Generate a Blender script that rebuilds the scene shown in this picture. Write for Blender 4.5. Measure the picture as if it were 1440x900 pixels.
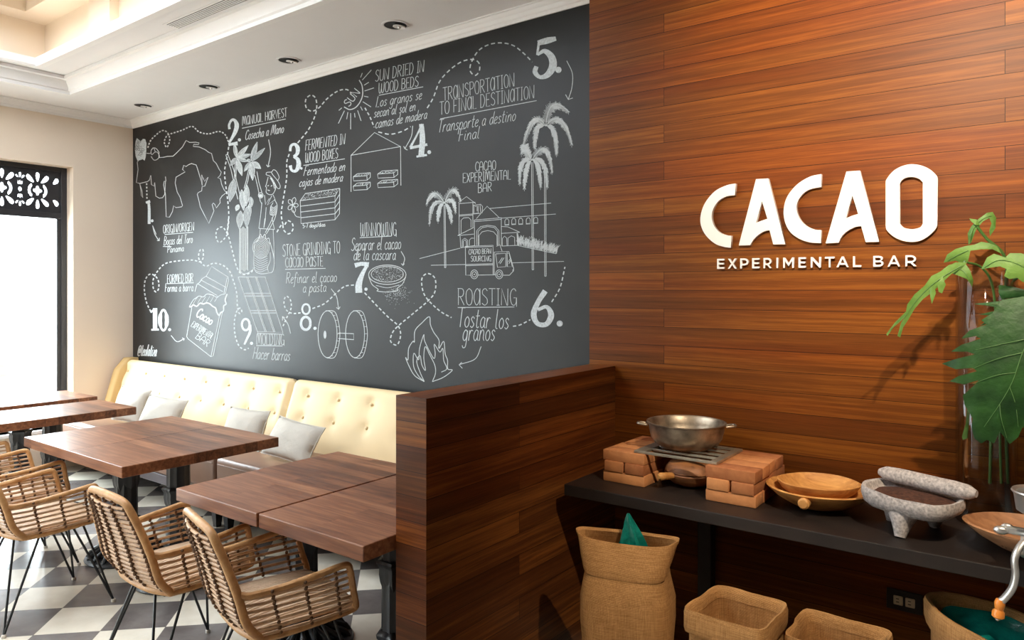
import bpy, bmesh, math, random
from mathutils import Vector, Matrix, noise

# ------------------------------------------------------------------ camera, world, lights
for o in list(bpy.data.objects):
    bpy.data.objects.remove(o)
SC = bpy.context.scene
COL = SC.collection
PI = math.pi
F, H, HV = 1012.6, 1.6, 408.0            # focal length in pixels (1440 wide), eye height, horizon row
YAW = math.radians(36.7)
CY, SY = math.cos(YAW), math.sin(YAW)

cam = bpy.data.cameras.new('camera')
cam.lens = F * 36 / 1440
cam.sensor_width = 36
cam.shift_y = (HV - 450) / 1440
cam.clip_start = 0.05
camo = bpy.data.objects.new('camera', cam)
COL.objects.link(camo)
camo.location = (0, 0, H)
camo.rotation_euler = (PI / 2, 0, YAW)
SC.camera = camo

SC.view_settings.view_transform = 'Standard'
SC.view_settings.look = 'None'
SC.view_settings.gamma = 1
SC.view_settings.use_curve_mapping = False
SC.view_settings.exposure = 0.0
SC.cycles.use_denoising = True
SC.cycles.max_bounces = 8
SC.cycles.diffuse_bounces = 5
SC.cycles.transparent_max_bounces = 12
SC.cycles.sample_clamp_indirect = 6
SC.cycles.caustics_reflective = False
SC.cycles.caustics_refractive = False

world = bpy.data.worlds.new('world')
SC.world = world
world.use_nodes = True
world.node_tree.nodes['Background'].inputs[0].default_value = (0.84, 0.92, 1.0, 1)
world.node_tree.nodes['Background'].inputs[1].default_value = 22.0


def lamp(name, kind, loc, energy, color, target=None, **kw):
    d = bpy.data.lights.new(name, kind)
    d.energy = energy
    d.color = color
    for k, v in kw.items():
        setattr(d, k, v)
    o = bpy.data.objects.new(name, d)
    COL.objects.link(o)
    o.location = loc
    if target is not None:
        o.rotation_euler = (Vector(target) - Vector(loc)).to_track_quat('-Z', 'Y').to_euler()
    return o


WARM = (1.0, 0.84, 0.64)
# daylight comes in through the windows of the left wall; portals guide it
for (loc, tgt, sx) in (((-7.42, 2.13, 1.55), (0, 2.13, 1.55), 1.48), ((-7.42, -1.9, 1.05), (0, -1.9, 1.05), 2.0)):
    p = lamp('daylight_portal', 'AREA', loc, 1, (1, 1, 1), tgt, shape='RECTANGLE', size=sx, size_y=2.4)
    p.data.cycles.is_portal = True
# added fill light hung under the coffer beams to brighten the room
lamp('room_fill', 'AREA', (-4.6, 0.2, 3.66), 240, (0.82, 0.915, 1.0), (-4.6, 0.2, 0), shape='RECTANGLE', size=3.2, size_y=3.4)
# cove strips hidden behind the lip of the coffer, shining up
lamp('cove_lamp', 'AREA', (-3.5, 2.32, 3.415), 4, (1.0, 0.80, 0.60), (-3.5, 2.1, 4.2), shape='RECTANGLE', size=5.6, size_y=0.05)
lamp('cove_lamp', 'AREA', (-6.40, 0.3, 3.415), 4.5, (1.0, 0.80, 0.60), (-6.1, 0.3, 4.2), shape='RECTANGLE', size=0.05, size_y=3.8)
# warm spots on the wooden wall and the shelf
lamp('wall_spot', 'SPOT', (-0.2, 0.35, 3.2), 740, WARM, (-0.30, 3.06, 2.55), spot_size=math.radians(54), spot_blend=1.0, shadow_soft_size=0.04)
lamp('shelf_spot', 'SPOT', (0.38, 1.25, 3.2), 270, WARM, (-0.75, 2.70, 0.75), spot_size=math.radians(46), spot_blend=0.8, shadow_soft_size=0.03)





# ------------------------------------------------------------------ pixel -> place helpers
def ray(u, v):
    r = (u - 720) / F
    return Vector((CY * r - SY, SY * r + CY, (HV - v) / F))


def on_y(u, v, Y):
    d = ray(u, v)
    return Vector((0, 0, H)) + d * (Y / d.y)


def on_x(u, v, X):
    d = ray(u, v)
    return Vector((0, 0, H)) + d * (X / d.x)


def on_z(u, v, Z):
    d = ray(u, v)
    return Vector((0, 0, H)) + d * ((Z - H) / d.z)


# ------------------------------------------------------------------ object helpers
def tag(o, label=None, cat=None, group=None, kind=None):
    if label: o['label'] = label
    if cat: o['category'] = cat
    if group: o['group'] = group
    if kind: o['kind'] = kind
    return o


def thing(name, label, cat, loc=(0, 0, 0), rz=0.0, group=None):
    o = bpy.data.objects.new(name, None)
    COL.objects.link(o)
    o.location = loc
    o.rotation_euler = (0, 0, rz)
    o.empty_display_size = 0.05
    return tag(o, label, cat, group)


def copy_tree(o, parent=None):
    c = o.copy()
    COL.objects.link(c)
    if parent is not None:
        c.parent = parent
    for ch in list(o.children):
        copy_tree(ch, c)
    return c


def smooth_path(pts, n=6, closed=False):
    """Catmull-Rom through the points."""
    P = [Vector(p) for p in pts]
    out = []
    m = len(P)
    rng = m if closed else m - 1
    for i in range(rng):
        p0 = P[(i - 1) % m] if (closed or i > 0) else P[0] * 2 - P[1]
        p1, p2 = P[i], P[(i + 1) % m]
        p3 = P[(i + 2) % m] if (closed or i + 2 < m) else P[-1] * 2 - P[-2]
        for k in range(n):
            t = k / n
            out.append(0.5 * ((2 * p1) + (p2 - p0) * t + (2 * p0 - 5 * p1 + 4 * p2 - p3) * t * t + (3 * p1 - p0 - 3 * p2 + p3) * t ** 3))
    if not closed:
        out.append(P[-1].copy())
    return out


class MB:
    def __init__(self):
        self.bm = bmesh.new()

    def box(self, a, b, bev=0.0, seg=2, rot=0.0, pivot=None):
        r = bmesh.ops.create_cube(self.bm, size=1.0)
        vs = r['verts']
        a, b = Vector(a), Vector(b)
        c, s = (a + b) / 2, b - a
        for v in vs:
            v.co = Vector((v.co.x * s.x, v.co.y * s.y, v.co.z * s.z)) + c
        if rot:
            pv = Vector(pivot) if pivot is not None else c
            bmesh.ops.rotate(self.bm, verts=vs, cent=pv, matrix=Matrix.Rotation(rot, 3, 'Z'))
        if bev > 0:
            es = list({e for v in vs for e in v.link_edges})
            bmesh.ops.bevel(self.bm, geom=es, offset=bev, segments=seg, profile=0.5, affect='EDGES')
        return self

    def tube(self, pts, r, n=8, closed=False, cap=True, flat=None):
        pts = [Vector(p) for p in pts]
        m = len(pts)
        rs = r if isinstance(r, (list, tuple)) else [r] * m
        rings = []
        up = None
        for i, p in enumerate(pts):
            if closed:
                t = pts[(i + 1) % m] - pts[(i - 1) % m]
            else:
                t = pts[min(i + 1, m - 1)] - pts[max(i - 1, 0)]
            if t.length < 1e-9:
                t = Vector((0, 0, 1))
            t.normalize()
            if up is None:
                up = Vector((0, 0, 1)) if abs(t.z) < 0.9 else Vector((1, 0, 0))
            s = t.cross(up)
            if s.length < 1e-6:
                s = t.cross(Vector((0, 1, 0.3)))
            s.normalize()
            up = s.cross(t).normalized()
            fx, fy = (1, 1) if flat is None else flat
            rings.append([self.bm.verts.new(p + (s * math.cos(2 * PI * k / n) * fx + up * math.sin(2 * PI * k / n) * fy) * rs[i]) for k in range(n)])
        for i in range(m if closed else m - 1):
            A, B = rings[i], rings[(i + 1) % m]
            for k in range(n):
                self.bm.faces.new((A[k], A[(k + 1) % n], B[(k + 1) % n], B[k]))
        if cap and not closed:
            self.bm.faces.new(rings[0][::-1])
            self.bm.faces.new(rings[-1])
        return self

    def lathe(self, prof, c=(0, 0, 0), n=32, sx=1.0, sy=1.0, wob=0.0, seed=0, rot=0.0, fn=None):
        c = Vector(c)
        rings = []
        for (r, z) in prof:
            ring = []
            for k in range(n):
                a = 2 * PI * k / n
                q = 1.0
                if wob:
                    q += wob * noise.noise(Vector((math.cos(a) * 1.3 + seed, math.sin(a) * 1.3, z * 3)))
                x, y = r * math.cos(a) * sx * q, r * math.sin(a) * sy * q
                if fn:
                    x, y, zz = fn(x, y, z, a)
                else:
                    zz = z
                x, y = x * math.cos(rot) - y * math.sin(rot), x * math.sin(rot) + y * math.cos(rot)
                ring.append(self.bm.verts.new(c + Vector((x, y, zz))))
            rings.append(ring)
        for i in range(len(rings) - 1):
            A, B = rings[i], rings[i + 1]
            for k in range(n):
                self.bm.faces.new((A[k], A[(k + 1) % n], B[(k + 1) % n], B[k]))
        ringlike = abs(prof[0][0] - prof[-1][0]) < 0.012 and prof[0][0] > 1e-5
        if ringlike:
            A, B = rings[-1], rings[0]
            for k in range(n):
                self.bm.faces.new((A[k], A[(k + 1) % n], B[(k + 1) % n], B[k]))
            return self
        if prof[0][0] > 1e-5:
            self.bm.faces.new(rings[0][::-1])
        if prof[-1][0] > 1e-5:
            self.bm.faces.new(rings[-1])
        return self

    def poly_prism(self, pts, off):
        """closed outline of 3-D points pushed by vector off"""
        off = Vector(off)
        A = [self.bm.verts.new(Vector(p)) for p in pts]
        B = [self.bm.verts.new(Vector(p) + off) for p in pts]
        n = len(A)
        f1 = self.bm.faces.new(A)
        f2 = self.bm.faces.new(B[::-1])
        for k in range(n):
            self.bm.faces.new((A[(k + 1) % n], A[k], B[k], B[(k + 1) % n]))
        return self

    def loft(self, rings, closed=True, cap0=False, cap1=False):
        R = [[self.bm.verts.new(Vector(p)) for p in ring] for ring in rings]
        n = len(R[0])
        for i in range(len(R) - 1):
            for k in range(n if closed else n - 1):
                self.bm.faces.new((R[i][k], R[i][(k + 1) % n], R[i + 1][(k + 1) % n], R[i + 1][k]))
        if cap0: self.bm.faces.new(R[0][::-1])
        if cap1: self.bm.faces.new(R[-1])
        return self

    def sphere(self, c, r, seg=12, sc=(1, 1, 1)):
        q = bmesh.ops.create_uvsphere(self.bm, u_segments=seg, v_segments=max(6, seg // 2), radius=r)
        for v in q['verts']:
            v.co = Vector((v.co.x * sc[0], v.co.y * sc[1], v.co.z * sc[2])) + Vector(c)
        return self

    def build(self, name, mat, parent=None, smooth=True, uv=None, angle=40):
        bm = self.bm
        bmesh.ops.remove_doubles(bm, verts=bm.verts, dist=1e-6)
        bmesh.ops.recalc_face_normals(bm, faces=bm.faces)
        if uv:
            L = bm.loops.layers.uv.new('UVMap')
            bm.normal_update()
            for f in bm.faces:
                nx, ny, nz = (abs(f.normal.x), abs(f.normal.y), abs(f.normal.z))
                for lp in f.loops:
                    p = lp.vert.co
                    if nz >= nx and nz >= ny:
                        lp[L].uv = (p.y, p.x) if uv == 'y' else (p.x, p.y)
                    elif nx > ny:
                        lp[L].uv = (p.y, p.z)
                    else:
                        lp[L].uv = (p.x, p.z)
        me = bpy.data.meshes.new(name)
        bm.to_mesh(me)
        bm.free()
        o = bpy.data.objects.new(name, me)
        COL.objects.link(o)
        if mat is not None:
            me.materials.append(mat)
        if parent is not None:
            o.parent = parent
        if smooth:
            for p in me.polygons:
                p.use_smooth = True
            me.set_sharp_from_angle(angle=math.radians(angle))
        return o


def struct(mb, name, mat, **kw):
    return tag(mb.build(name, mat, **kw), kind='structure')


# ------------------------------------------------------------------ materials
class NT:
    def __init__(self, name):
        self.m = bpy.data.materials.new(name)
        self.m.use_nodes = True
        self.t = self.m.node_tree
        self.b = self.t.nodes['Principled BSDF']

    def n(self, typ, **kw):
        x = self.t.nodes.new('ShaderNode' + typ)
        for k, v in kw.items():
            setattr(x, k, v)
        return x

    def l(self, a, b):
        self.t.links.new(a, b)

    def set(self, **kw):
        for k, v in kw.items():
            self.b.inputs[k.replace('_', ' ')].default_value = v

    def coord(self, out='Object', scale=(1, 1, 1), loc=(0, 0, 0), rot=(0, 0, 0)):
        tc = self.n('TexCoord')
        mp = self.n('Mapping')
        mp.inputs['Scale'].default_value = scale
        mp.inputs['Location'].default_value = loc
        mp.inputs['Rotation'].default_value = rot
        self.l(tc.outputs[out], mp.inputs['Vector'])
        return mp.outputs['Vector']

    def noise(self, vec, scale=5, detail=4, rough=0.55, dist=0.0):
        x = self.n('TexNoise')
        x.inputs['Scale'].default_value = scale
        x.inputs['Detail'].default_value = detail
        x.inputs['Roughness'].default_value = rough
        x.inputs['Distortion'].default_value = dist
        self.l(vec, x.inputs['Vector'])
        return x.outputs['Fac']

    def ramp(self, fac, stops):
        x = self.n('ValToRGB')
        e = x.color_ramp.elements
        while len(e) < len(stops):
            e.new(0.5)
        for k, (p, c) in enumerate(stops):
            e[k].position = p
            e[k].color = (*c, 1) if len(c) == 3 else c
        self.l(fac, x.inputs['Fac'])
        return x.outputs['Color']

    def mix(self, fac, a, b, mode='MIX'):
        x = self.n('Mix', data_type='RGBA', blend_type=mode)
        for s, v in ((0, fac), (6, a), (7, b)):
            if hasattr(v, 'is_linked') or isinstance(v, bpy.types.NodeSocket):
                self.l(v, x.inputs[s])
            elif s == 0:
                x.inputs[s].default_value = v
            else:
                x.inputs[s].default_value = (*v, 1) if len(v) == 3 else v
        return x.outputs[2]

    def math(self, op, a, b=None):
        x = self.n('Math', operation=op)
        for s, v in ((0, a), (1, b)):
            if v is None: continue
            if isinstance(v, bpy.types.NodeSocket): self.l(v, x.inputs[s])
            else: x.inputs[s].default_value = v
        return x.outputs[0]

    def bump(self, h, strength=0.3, dist=0.01):
        x = self.n('Bump')
        x.inputs['Strength'].default_value = strength
        x.inputs['Distance'].default_value = dist
        self.l(h, x.inputs['Height'])
        self.l(x.outputs['Normal'], self.b.inputs['Normal'])


def srgb(r, g, b):
    f = lambda c: (c / 255 / 12.92) if c / 255 <= 0.04045 else ((c / 255 + 0.055) / 1.055) ** 2.4
    return (f(r), f(g), f(b))


def plain(name, col, rough=0.5, metal=0.0, var=0.0, scale=6.0, bump=0.0, spec=0.5, coords='Object'):
    t = NT(name)
    t.set(Roughness=rough, Metallic=metal)
    t.b.inputs['Specular IOR Level'].default_value = spec
    v = t.coord(coords)
    nz = t.noise(v, scale, 5)
    k = max(var, 0.01)
    c = t.ramp(nz, [(0.3, tuple(x * (1 - k) for x in col)), (0.7, tuple(min(1, x * (1 + k)) for x in col))])
    t.l(c, t.b.inputs['Base Color'])
    if bump:
        t.bump(t.noise(v, scale * 8, 3), bump, 0.004)
    return t.m


def plank_mat(name, dark, mid, light, red, width=2.584, row=0.0845, off=(0, 0), rough=0.42):
    t = NT(name)
    v = t.coord('UV', loc=(off[0], off[1], 0))
    br = t.n('TexBrick')
    br.offset = 0.5
    br.inputs['Color1'].default_value = (0, 0, 0, 1)
    br.inputs['Color2'].default_value = (1, 1, 1, 1)
    br.inputs['Mortar'].default_value = (0.5, 0.5, 0.5, 1)
    br.inputs['Scale'].default_value = 1.0
    br.inputs['Mortar Size'].default_value = 0.0011
    br.inputs['Mortar Smooth'].default_value = 0.3
    br.inputs['Brick Width'].default_value = width
    br.inputs['Row Height'].default_value = row
    t.l(v, br.inputs['Vector'])
    # grain: long thin streaks, shifted plank by plank
    add = t.n('VectorMath', operation='MULTIPLY_ADD')
    t.l(br.outputs['Color'], add.inputs[0])
    add.inputs[1].default_value = (7.0, 3.0, 5.0)
    mp = t.n('Mapping')
    mp.inputs['Scale'].default_value = (0.7, 30, 1)
    t.l(v, mp.inputs['Vector'])
    t.l(mp.outputs['Vector'], add.inputs[2])
    g1 = t.noise(add.outputs[0], 1.6, 7, 0.62, 0.35)
    mp2 = t.n('Mapping')
    mp2.inputs['Scale'].default_value = (5, 190, 1)
    t.l(v, mp2.inputs['Vector'])
    g2 = t.noise(mp2.outputs['Vector'], 1.5, 3)
    tone = t.math('ADD', t.math('MULTIPLY', g1, 0.80), t.math('MULTIPLY', br.outputs['Color'], 0.22))
    tone = t.math('ADD', tone, t.math('MULTIPLY', g2, 0.28))
    tone = t.math('SUBTRACT', tone, 0.15)
    c = t.ramp(tone, [(0.22, dark), (0.5, mid), (0.82, light)])
    hue = t.n('TexNoise', noise_dimensions='2D')
    hue.inputs['Scale'].default_value = 1.0
    mh = t.n('Mapping')
    mh.inputs['Scale'].default_value = (0.25, 4.2, 1)
    t.l(v, mh.inputs['Vector'])
    t.l(mh.outputs['Vector'], hue.inputs['Vector'])
    hr = t.ramp(hue.outputs['Fac'], [(0.46, (0, 0, 0)), (0.60, (1, 1, 1))])
    c = t.mix(t.math('MULTIPLY', hr, 0.8), c, t.mix(1.0, c, red, 'MULTIPLY'))
    c = t.mix(br.outputs['Fac'], c, tuple(x * 0.25 for x in dark))
    t.l(c, t.b.inputs['Base Color'])
    t.set(Roughness=rough)
    t.b.inputs['Specular IOR Level'].default_value = 0.14
    h = t.math('ADD', t.math('MULTIPLY', g2, 0.25), t.math('MULTIPLY', br.outputs['Fac'], -1.0))
    t.bump(h, 0.25, 0.003)
    return t.m


M = {}
M['wall_planks'] = plank_mat('wall_planks', srgb(70, 36, 11), srgb(108, 58, 18), srgb(154, 92, 30), (1.0, 0.78, 0.70), off=(1.415, -2.529 + 0.0845 * 40))
M['fin_planks'] = plank_mat('fin_planks', srgb(54, 28, 14), srgb(90, 50, 23), srgb(146, 90, 40), (1.0, 0.80, 0.70), off=(0.3, -1.237 + 0.0845 * 20), rough=0.36)
M['chalkboard'] = plain('chalkboard', (0.017, 0.0175, 0.018), rough=0.42, var=0.18, scale=2.2, spec=0.25)
M['chalk'] = plain('chalk', (0.50, 0.53, 0.54), rough=0.9, var=0.12, scale=60)
M['chalk_fill'] = plain('chalk_fill', (0.50, 0.54, 0.56), rough=0.9, var=0.25, scale=80)
M['chalk_soft'] = plain('chalk_soft', (0.27, 0.29, 0.30), rough=0.9, var=0.25, scale=60)
M['flag_ink'] = plain('flag_ink', (0.05, 0.05, 0.05), rough=0.9)
M['beige'] = plain('beige_plaster', srgb(232, 216, 198), rough=0.75, var=0.02, scale=1.5)
M['bounce_dark'] = plain('darkened_wall', (0.06, 0.03, 0.015), rough=0.5, var=0.2)  # invented dark tone so the unseen walls bounce less light
M['white'] = plain('white_ceiling', srgb(238, 237, 238), rough=0.7, var=0.01)
M['trim'] = plain('white_trim', srgb(242, 241, 241), rough=0.5)
M['coffer'] = plain('coffer_plaster', srgb(240, 226, 208), rough=0.7)
M['black_metal'] = plain('black_metal', (0.012, 0.013, 0.015), rough=0.4, var=0.2)
M['cast_iron'] = plain('cast_iron', (0.020, 0.022, 0.026), rough=0.38, var=0.3, scale=14, bump=0.12)
M['frame_dark'] = plain('window_frame_dark', (0.022, 0.022, 0.026), rough=0.45, var=0.2)
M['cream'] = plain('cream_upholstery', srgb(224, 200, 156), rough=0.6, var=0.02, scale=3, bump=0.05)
M['cream_shade'] = plain('cream_upholstery_shaded', srgb(206, 174, 118), rough=0.6, var=0.03, scale=3)  # the cream darkened to tan, shade put into the colour
M['leather'] = plain('tan_leather', srgb(142, 108, 88), rough=0.34, var=0.10, scale=5, bump=0.06)
M['bench_base'] = plain('bench_base', srgb(92, 84, 88), rough=0.4, var=0.1)
M['cushion'] = plain('cushion_linen', srgb(192, 186, 176), rough=0.9, var=0.05, scale=3.2, bump=1.0)
M['sign'] = plain('sign_white', srgb(240, 232, 224), rough=0.5)
M['aluminium'] = plain('worn_aluminium', (0.34, 0.28, 0.21), rough=0.42, metal=0.85, var=0.5, scale=16, bump=0.08)
M['tinned'] = plain('tinned_iron', (0.66, 0.66, 0.64), rough=0.32, metal=0.85, var=0.15, scale=12)
M['grate_metal'] = plain('grate_metal', (0.42, 0.38, 0.30), rough=0.4, metal=0.7, var=0.3, scale=10)
M['shelf'] = plain('black_shelf', (0.016, 0.0105, 0.008), rough=0.5, var=0.35, scale=9, bump=0.1)
M['stone'] = plain('grey_stone', srgb(186, 178, 174), rough=0.9, var=0.42, scale=110, bump=0.5)
M['ground_cacao'] = plain('ground_cacao', srgb(84, 50, 34), rough=0.95, var=0.5, scale=90, bump=0.9)
M['amber'] = plain('amber_knob', srgb(226, 140, 60), rough=0.3, var=0.08)
M['plate_dark'] = plain('outlet_plate', (0.02, 0.012, 0.008), rough=0.4)
M['ivory'] = plain('outlet_ivory', srgb(214, 196, 164), rough=0.5)
M['chrome'] = plain('chrome', (0.80, 0.80, 0.80), rough=0.25, metal=1.0)
M['lamp_glass'] = plain('lamp_glass', (0.8, 0.8, 0.8), rough=0.15)
M['shade_dark'] = plain('hollow_shade', (0.02, 0.02, 0.02), rough=0.6)  # near-black colour painting the shade of hollows that are not cut
M['foot'] = plain('foot_cap', srgb(206, 200, 190), rough=0.5)
M['stone_paving'] = plain('terrace_paving', srgb(215, 210, 200), rough=0.8, var=0.05)
M['terracotta'] = plain('terracotta', srgb(200, 120, 100), rough=0.8, var=0.1)
M['cane_dark'] = plain('cane_binding', srgb(104, 72, 44), rough=0.6, var=0.25, scale=40)


def rattan(name, c0, c1, rough=0.5):
    t = NT(name)
    v = t.coord('Object')
    nz = t.noise(v, 30, 5, 0.6)
    n2 = t.noise(v, 5, 3)
    f = t.math('ADD', t.math('MULTIPLY', nz, 0.6), t.math('MULTIPLY', n2, 0.4))
    t.l(t.ramp(f, [(0.3, c0), (0.68, c1)]), t.b.inputs['Base Color'])
    t.set(Roughness=rough)
    t.bump(nz, 0.15, 0.002)
    return t.m


M['rattan'] = rattan('rattan_rods', srgb(166, 126, 92), srgb(222, 186, 148))
M['rattan_seat'] = rattan('rattan_seat', srgb(198, 166, 134), srgb(240, 214, 186))
M['rattan_rim'] = rattan('rattan_rim', srgb(166, 116, 66), srgb(216, 168, 114))


def tabletop_mat():
    t = NT('walnut_tabletop')
    v = t.coord('Object', scale=(1, 1, 1))
    br = t.n('TexBrick')
    br.offset = 0.37
    br.inputs['Color1'].default_value = (0, 0, 0, 1)
    br.inputs['Color2'].default_value = (1, 1, 1, 1)
    br.inputs['Mortar'].default_value = (0.4, 0.4, 0.4, 1)
    br.inputs['Scale'].default_value = 1
    br.inputs['Mortar Size'].default_value = 0.0004
    br.inputs['Brick Width'].default_value = 1.31
    br.inputs['Row Height'].default_value = 0.075
    t.l(v, br.inputs['Vector'])
    mp = t.n('Mapping')
    mp.inputs['Scale'].default_value = (2.2, 34, 34)
    t.l(v, mp.inputs['Vector'])
    add = t.n('VectorMath', operation='MULTIPLY_ADD')
    t.l(br.outputs['Color'], add.inputs[0])
    add.inputs[1].default_value = (4, 3, 2)
    t.l(mp.outputs['Vector'], add.inputs[2])
    g = t.noise(add.outputs[0], 1.4, 6, 0.6, 0.4)
    big = t.noise(v, 2.5, 2)
    f = t.math('ADD', t.math('MULTIPLY', g, 0.75), t.math('MULTIPLY', br.outputs['Color'], 0.20))
    f = t.math('ADD', f, t.math('MULTIPLY', big, 0.15))
    f = t.math('SUBTRACT', f, 0.1)
    c = t.ramp(f, [(0.28, srgb(80, 45, 32)), (0.5, srgb(132, 84, 58)), (0.72, srgb(172, 120, 86))])
    t.l(c, t.b.inputs['Base Color'])
    t.set(Roughness=0.34)
    t.bump(g, 0.08, 0.002)
    return t.m


M['walnut'] = tabletop_mat()
M['joint'] = plain('table_joint', (0.03, 0.015, 0.01), rough=0.6)


def wood_bowl(name, a, b, sc=(3, 14, 14)):
    t = NT(name)
    v = t.coord('Object', scale=sc)
    g = t.noise(v, 3, 6, 0.6, 0.5)
    t.l(t.ramp(g, [(0.3, a), (0.7, b)]), t.b.inputs['Base Color'])
    t.set(Roughness=0.55)
    t.bump(g, 0.3, 0.004)
    return t.m


M['bowl_wood'] = wood_bowl('bowl_wood', srgb(176, 114, 56), srgb(226, 168, 96))
M['bowl_dark'] = wood_bowl('bowl_wood_dark', srgb(112, 72, 44), srgb(170, 112, 66))
M['bowl_grey'] = wood_bowl('bowl_wood_grey', srgb(140, 96, 66), srgb(190, 138, 96))


def brick_mat(name, a, b):
    t = NT(name)
    oi = t.n('ObjectInfo')
    v = t.coord('Object')
    g = t.noise(v, 26, 6, 0.65)
    n2 = t.noise(v, 7, 3)
    f = t.math('ADD', t.math('MULTIPLY', g, 0.45), t.math('MULTIPLY', oi.outputs['Random'], 0.45))
    f = t.math('ADD', f, t.math('MULTIPLY', n2, 0.2))
    t.l(t.ramp(f, [(0.2, a), (0.85, b)]), t.b.inputs['Base Color'])
    t.set(Roughness=0.85)
    t.bump(g, 0.35, 0.004)
    return t.m


M['brick'] = brick_mat('clay_brick', srgb(150, 84, 46), srgb(224, 154, 96))


def burlap():
    t = NT('burlap')
    v = t.coord('Object')
    w1 = t.n('TexWave', bands_direction='Z')
    w1.inputs['Scale'].default_value = 100
    w1.inputs['Distortion'].default_value = 1.2
    t.l(v, w1.inputs['Vector'])
    w2 = t.n('TexWave', bands_direction='X')
    w2.inputs['Scale'].default_value = 100
    w2.inputs['Distortion'].default_value = 1.2
    t.l(v, w2.inputs['Vector'])
    nz = t.noise(v, 6, 4)
    f = t.math('ADD', t.math('MULTIPLY', w1.outputs['Fac'], 0.2), t.math('MULTIPLY', w2.outputs['Fac'], 0.2))
    th1 = t.noise(t.coord('Object', scale=(400, 400, 18)), 1.0, 2, 0.6)
    th2 = t.noise(t.coord('Object', scale=(18, 18, 400)), 1.0, 2, 0.6)
    f = t.math('ADD', t.math('MULTIPLY', th1, 0.5), t.math('MULTIPLY', th2, 0.5))
    f = t.math('ADD', t.math('MULTIPLY', f, 0.75), t.math('MULTIPLY', nz, 0.25))
    t.l(t.ramp(f, [(0.32, srgb(134, 92, 52)), (0.66, srgb(208, 158, 102))]), t.b.inputs['Base Color'])
    t.set(Roughness=0.95)
    t.b.inputs['Specular IOR Level'].default_value = 0.1
    cr = t.noise(t.coord('Object', scale=(7, 7, 3.2)), 1.6, 5, 0.55, 0.8)
    wv = t.math('MULTIPLY', t.math('ADD', w1.outputs['Fac'], w2.outputs['Fac']), 0.10)
    t.bump(t.math('ADD', wv, cr), 0.55, 0.02)
    return t.m


M['burlap'] = burlap()


def floor_mat():
    t = NT('checker_tiles')
    s = 0.29
    tc = t.n('TexCoord')
    sep = t.n('SeparateXYZ')
    t.l(tc.outputs['Object'], sep.inputs[0])
    r2 = math.sqrt(0.5)
    p = t.math('MULTIPLY', t.math('ADD', sep.outputs['X'], sep.outputs['Y']), r2)
    q = t.math('MULTIPLY', t.math('SUBTRACT', sep.outputs['Y'], sep.outputs['X']), r2)
    p = t.math('DIVIDE', t.math('ADD', p, 2.005 + 40 * s), s)
    q = t.math('DIVIDE', t.math('ADD', q, -4.203 + 40 * s), s)
    fp, fq = t.math('FLOOR', p), t.math('FLOOR', q)
    par = t.math('MODULO', t.math('ADD', fp, fq), 2.0)          # 0 = dark
    v = t.coord('Object')
    n1 = t.noise(v, 3.5, 6, 0.6, 0.4)
    n2 = t.noise(v, 9, 5)
    dark = t.ramp(n1, [(0.3, srgb(92, 85, 83)), (0.7, srgb(132, 124, 120))])
    light = t.ramp(n2, [(0.3, srgb(222, 212, 194)), (0.7, srgb(236, 228, 212))])
    c = t.mix(par, dark, light)
    # joints
    fr = t.math('FRACT', p)
    fr2 = t.math('FRACT', q)
    e1 = t.math('MINIMUM', fr, t.math('SUBTRACT', 1.0, fr))
    e2 = t.math('MINIMUM', fr2, t.math('SUBTRACT', 1.0, fr2))
    j = t.math('LESS_THAN', t.math('MINIMUM', e1, e2), 0.005)
    c = t.mix(j, c, srgb(120, 112, 104))
    t.l(c, t.b.inputs['Base Color'])
    t.set(Roughness=0.22)
    return t.m


M['floor'] = floor_mat()


def glass_mat(name, tint, fresnel_mix=0.12, rough=0.02):
    t = NT(name)
    tr = t.n('BsdfTransparent')
    tr.inputs['Color'].default_value = (*tint, 1)
    gl = t.n('BsdfGlossy')
    gl.inputs['Roughness'].default_value = rough
    lw = t.n('LayerWeight')
    lw.inputs['Blend'].default_value = fresnel_mix
    mx = t.n('MixShader')
    t.l(t.math('MULTIPLY', lw.outputs['Fresnel'], 0.5), mx.inputs[0])
    t.l(tr.outputs[0], mx.inputs[1])
    t.l(gl.outputs[0], mx.inputs[2])
    t.l(mx.outputs[0], t.t.nodes['Material Output'].inputs['Surface'])
    return t.m


M['pane'] = glass_mat('window_pane', (0.96, 0.99, 0.98), 0.05)
M['vase_glass'] = glass_mat('vase_glass', (0.985, 0.995, 0.99), 0.33)
M['water'] = glass_mat('vase_water', (0.98, 0.99, 0.985), 0.10)


def plastic(name, col):
    t = NT(name)
    v = t.coord('Object')
    g = t.noise(v, 12, 4, 0.6, 1.0)
    t.l(t.ramp(g, [(0.3, tuple(x * 0.55 for x in col)), (0.75, tuple(min(1, x * 1.5) for x in col))]), t.b.inputs['Base Color'])
    t.set(Roughness=0.22)
    t.bump(g, 0.5, 0.01)
    return t.m


M['teal_plastic'] = plastic('teal_plastic', srgb(14, 112, 100))


def leaf_mat(name, a, b):
    t = NT(name)
    v = t.coord('Object')
    g = t.noise(v, 9, 5)
    t.l(t.ramp(g, [(0.3, a), (0.7, b)]), t.b.inputs['Base Color'])
    t.set(Roughness=0.48)
    t.b.inputs['Specular IOR Level'].default_value = 0.3
    t.bump(t.noise(v, 26, 3), 0.35, 0.01)
    return t.m


M['leaf_dark'] = leaf_mat('leaf_dark', srgb(18, 46, 18), srgb(44, 86, 32))
M['leaf_light'] = leaf_mat('leaf_light', srgb(66, 104, 38), srgb(110, 144, 66))
M['vein'] = plain('leaf_vein', srgb(84, 122, 62), rough=0.5)
M['stem'] = plain('plant_stem', srgb(70, 104, 48), rough=0.4, var=0.1)

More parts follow.
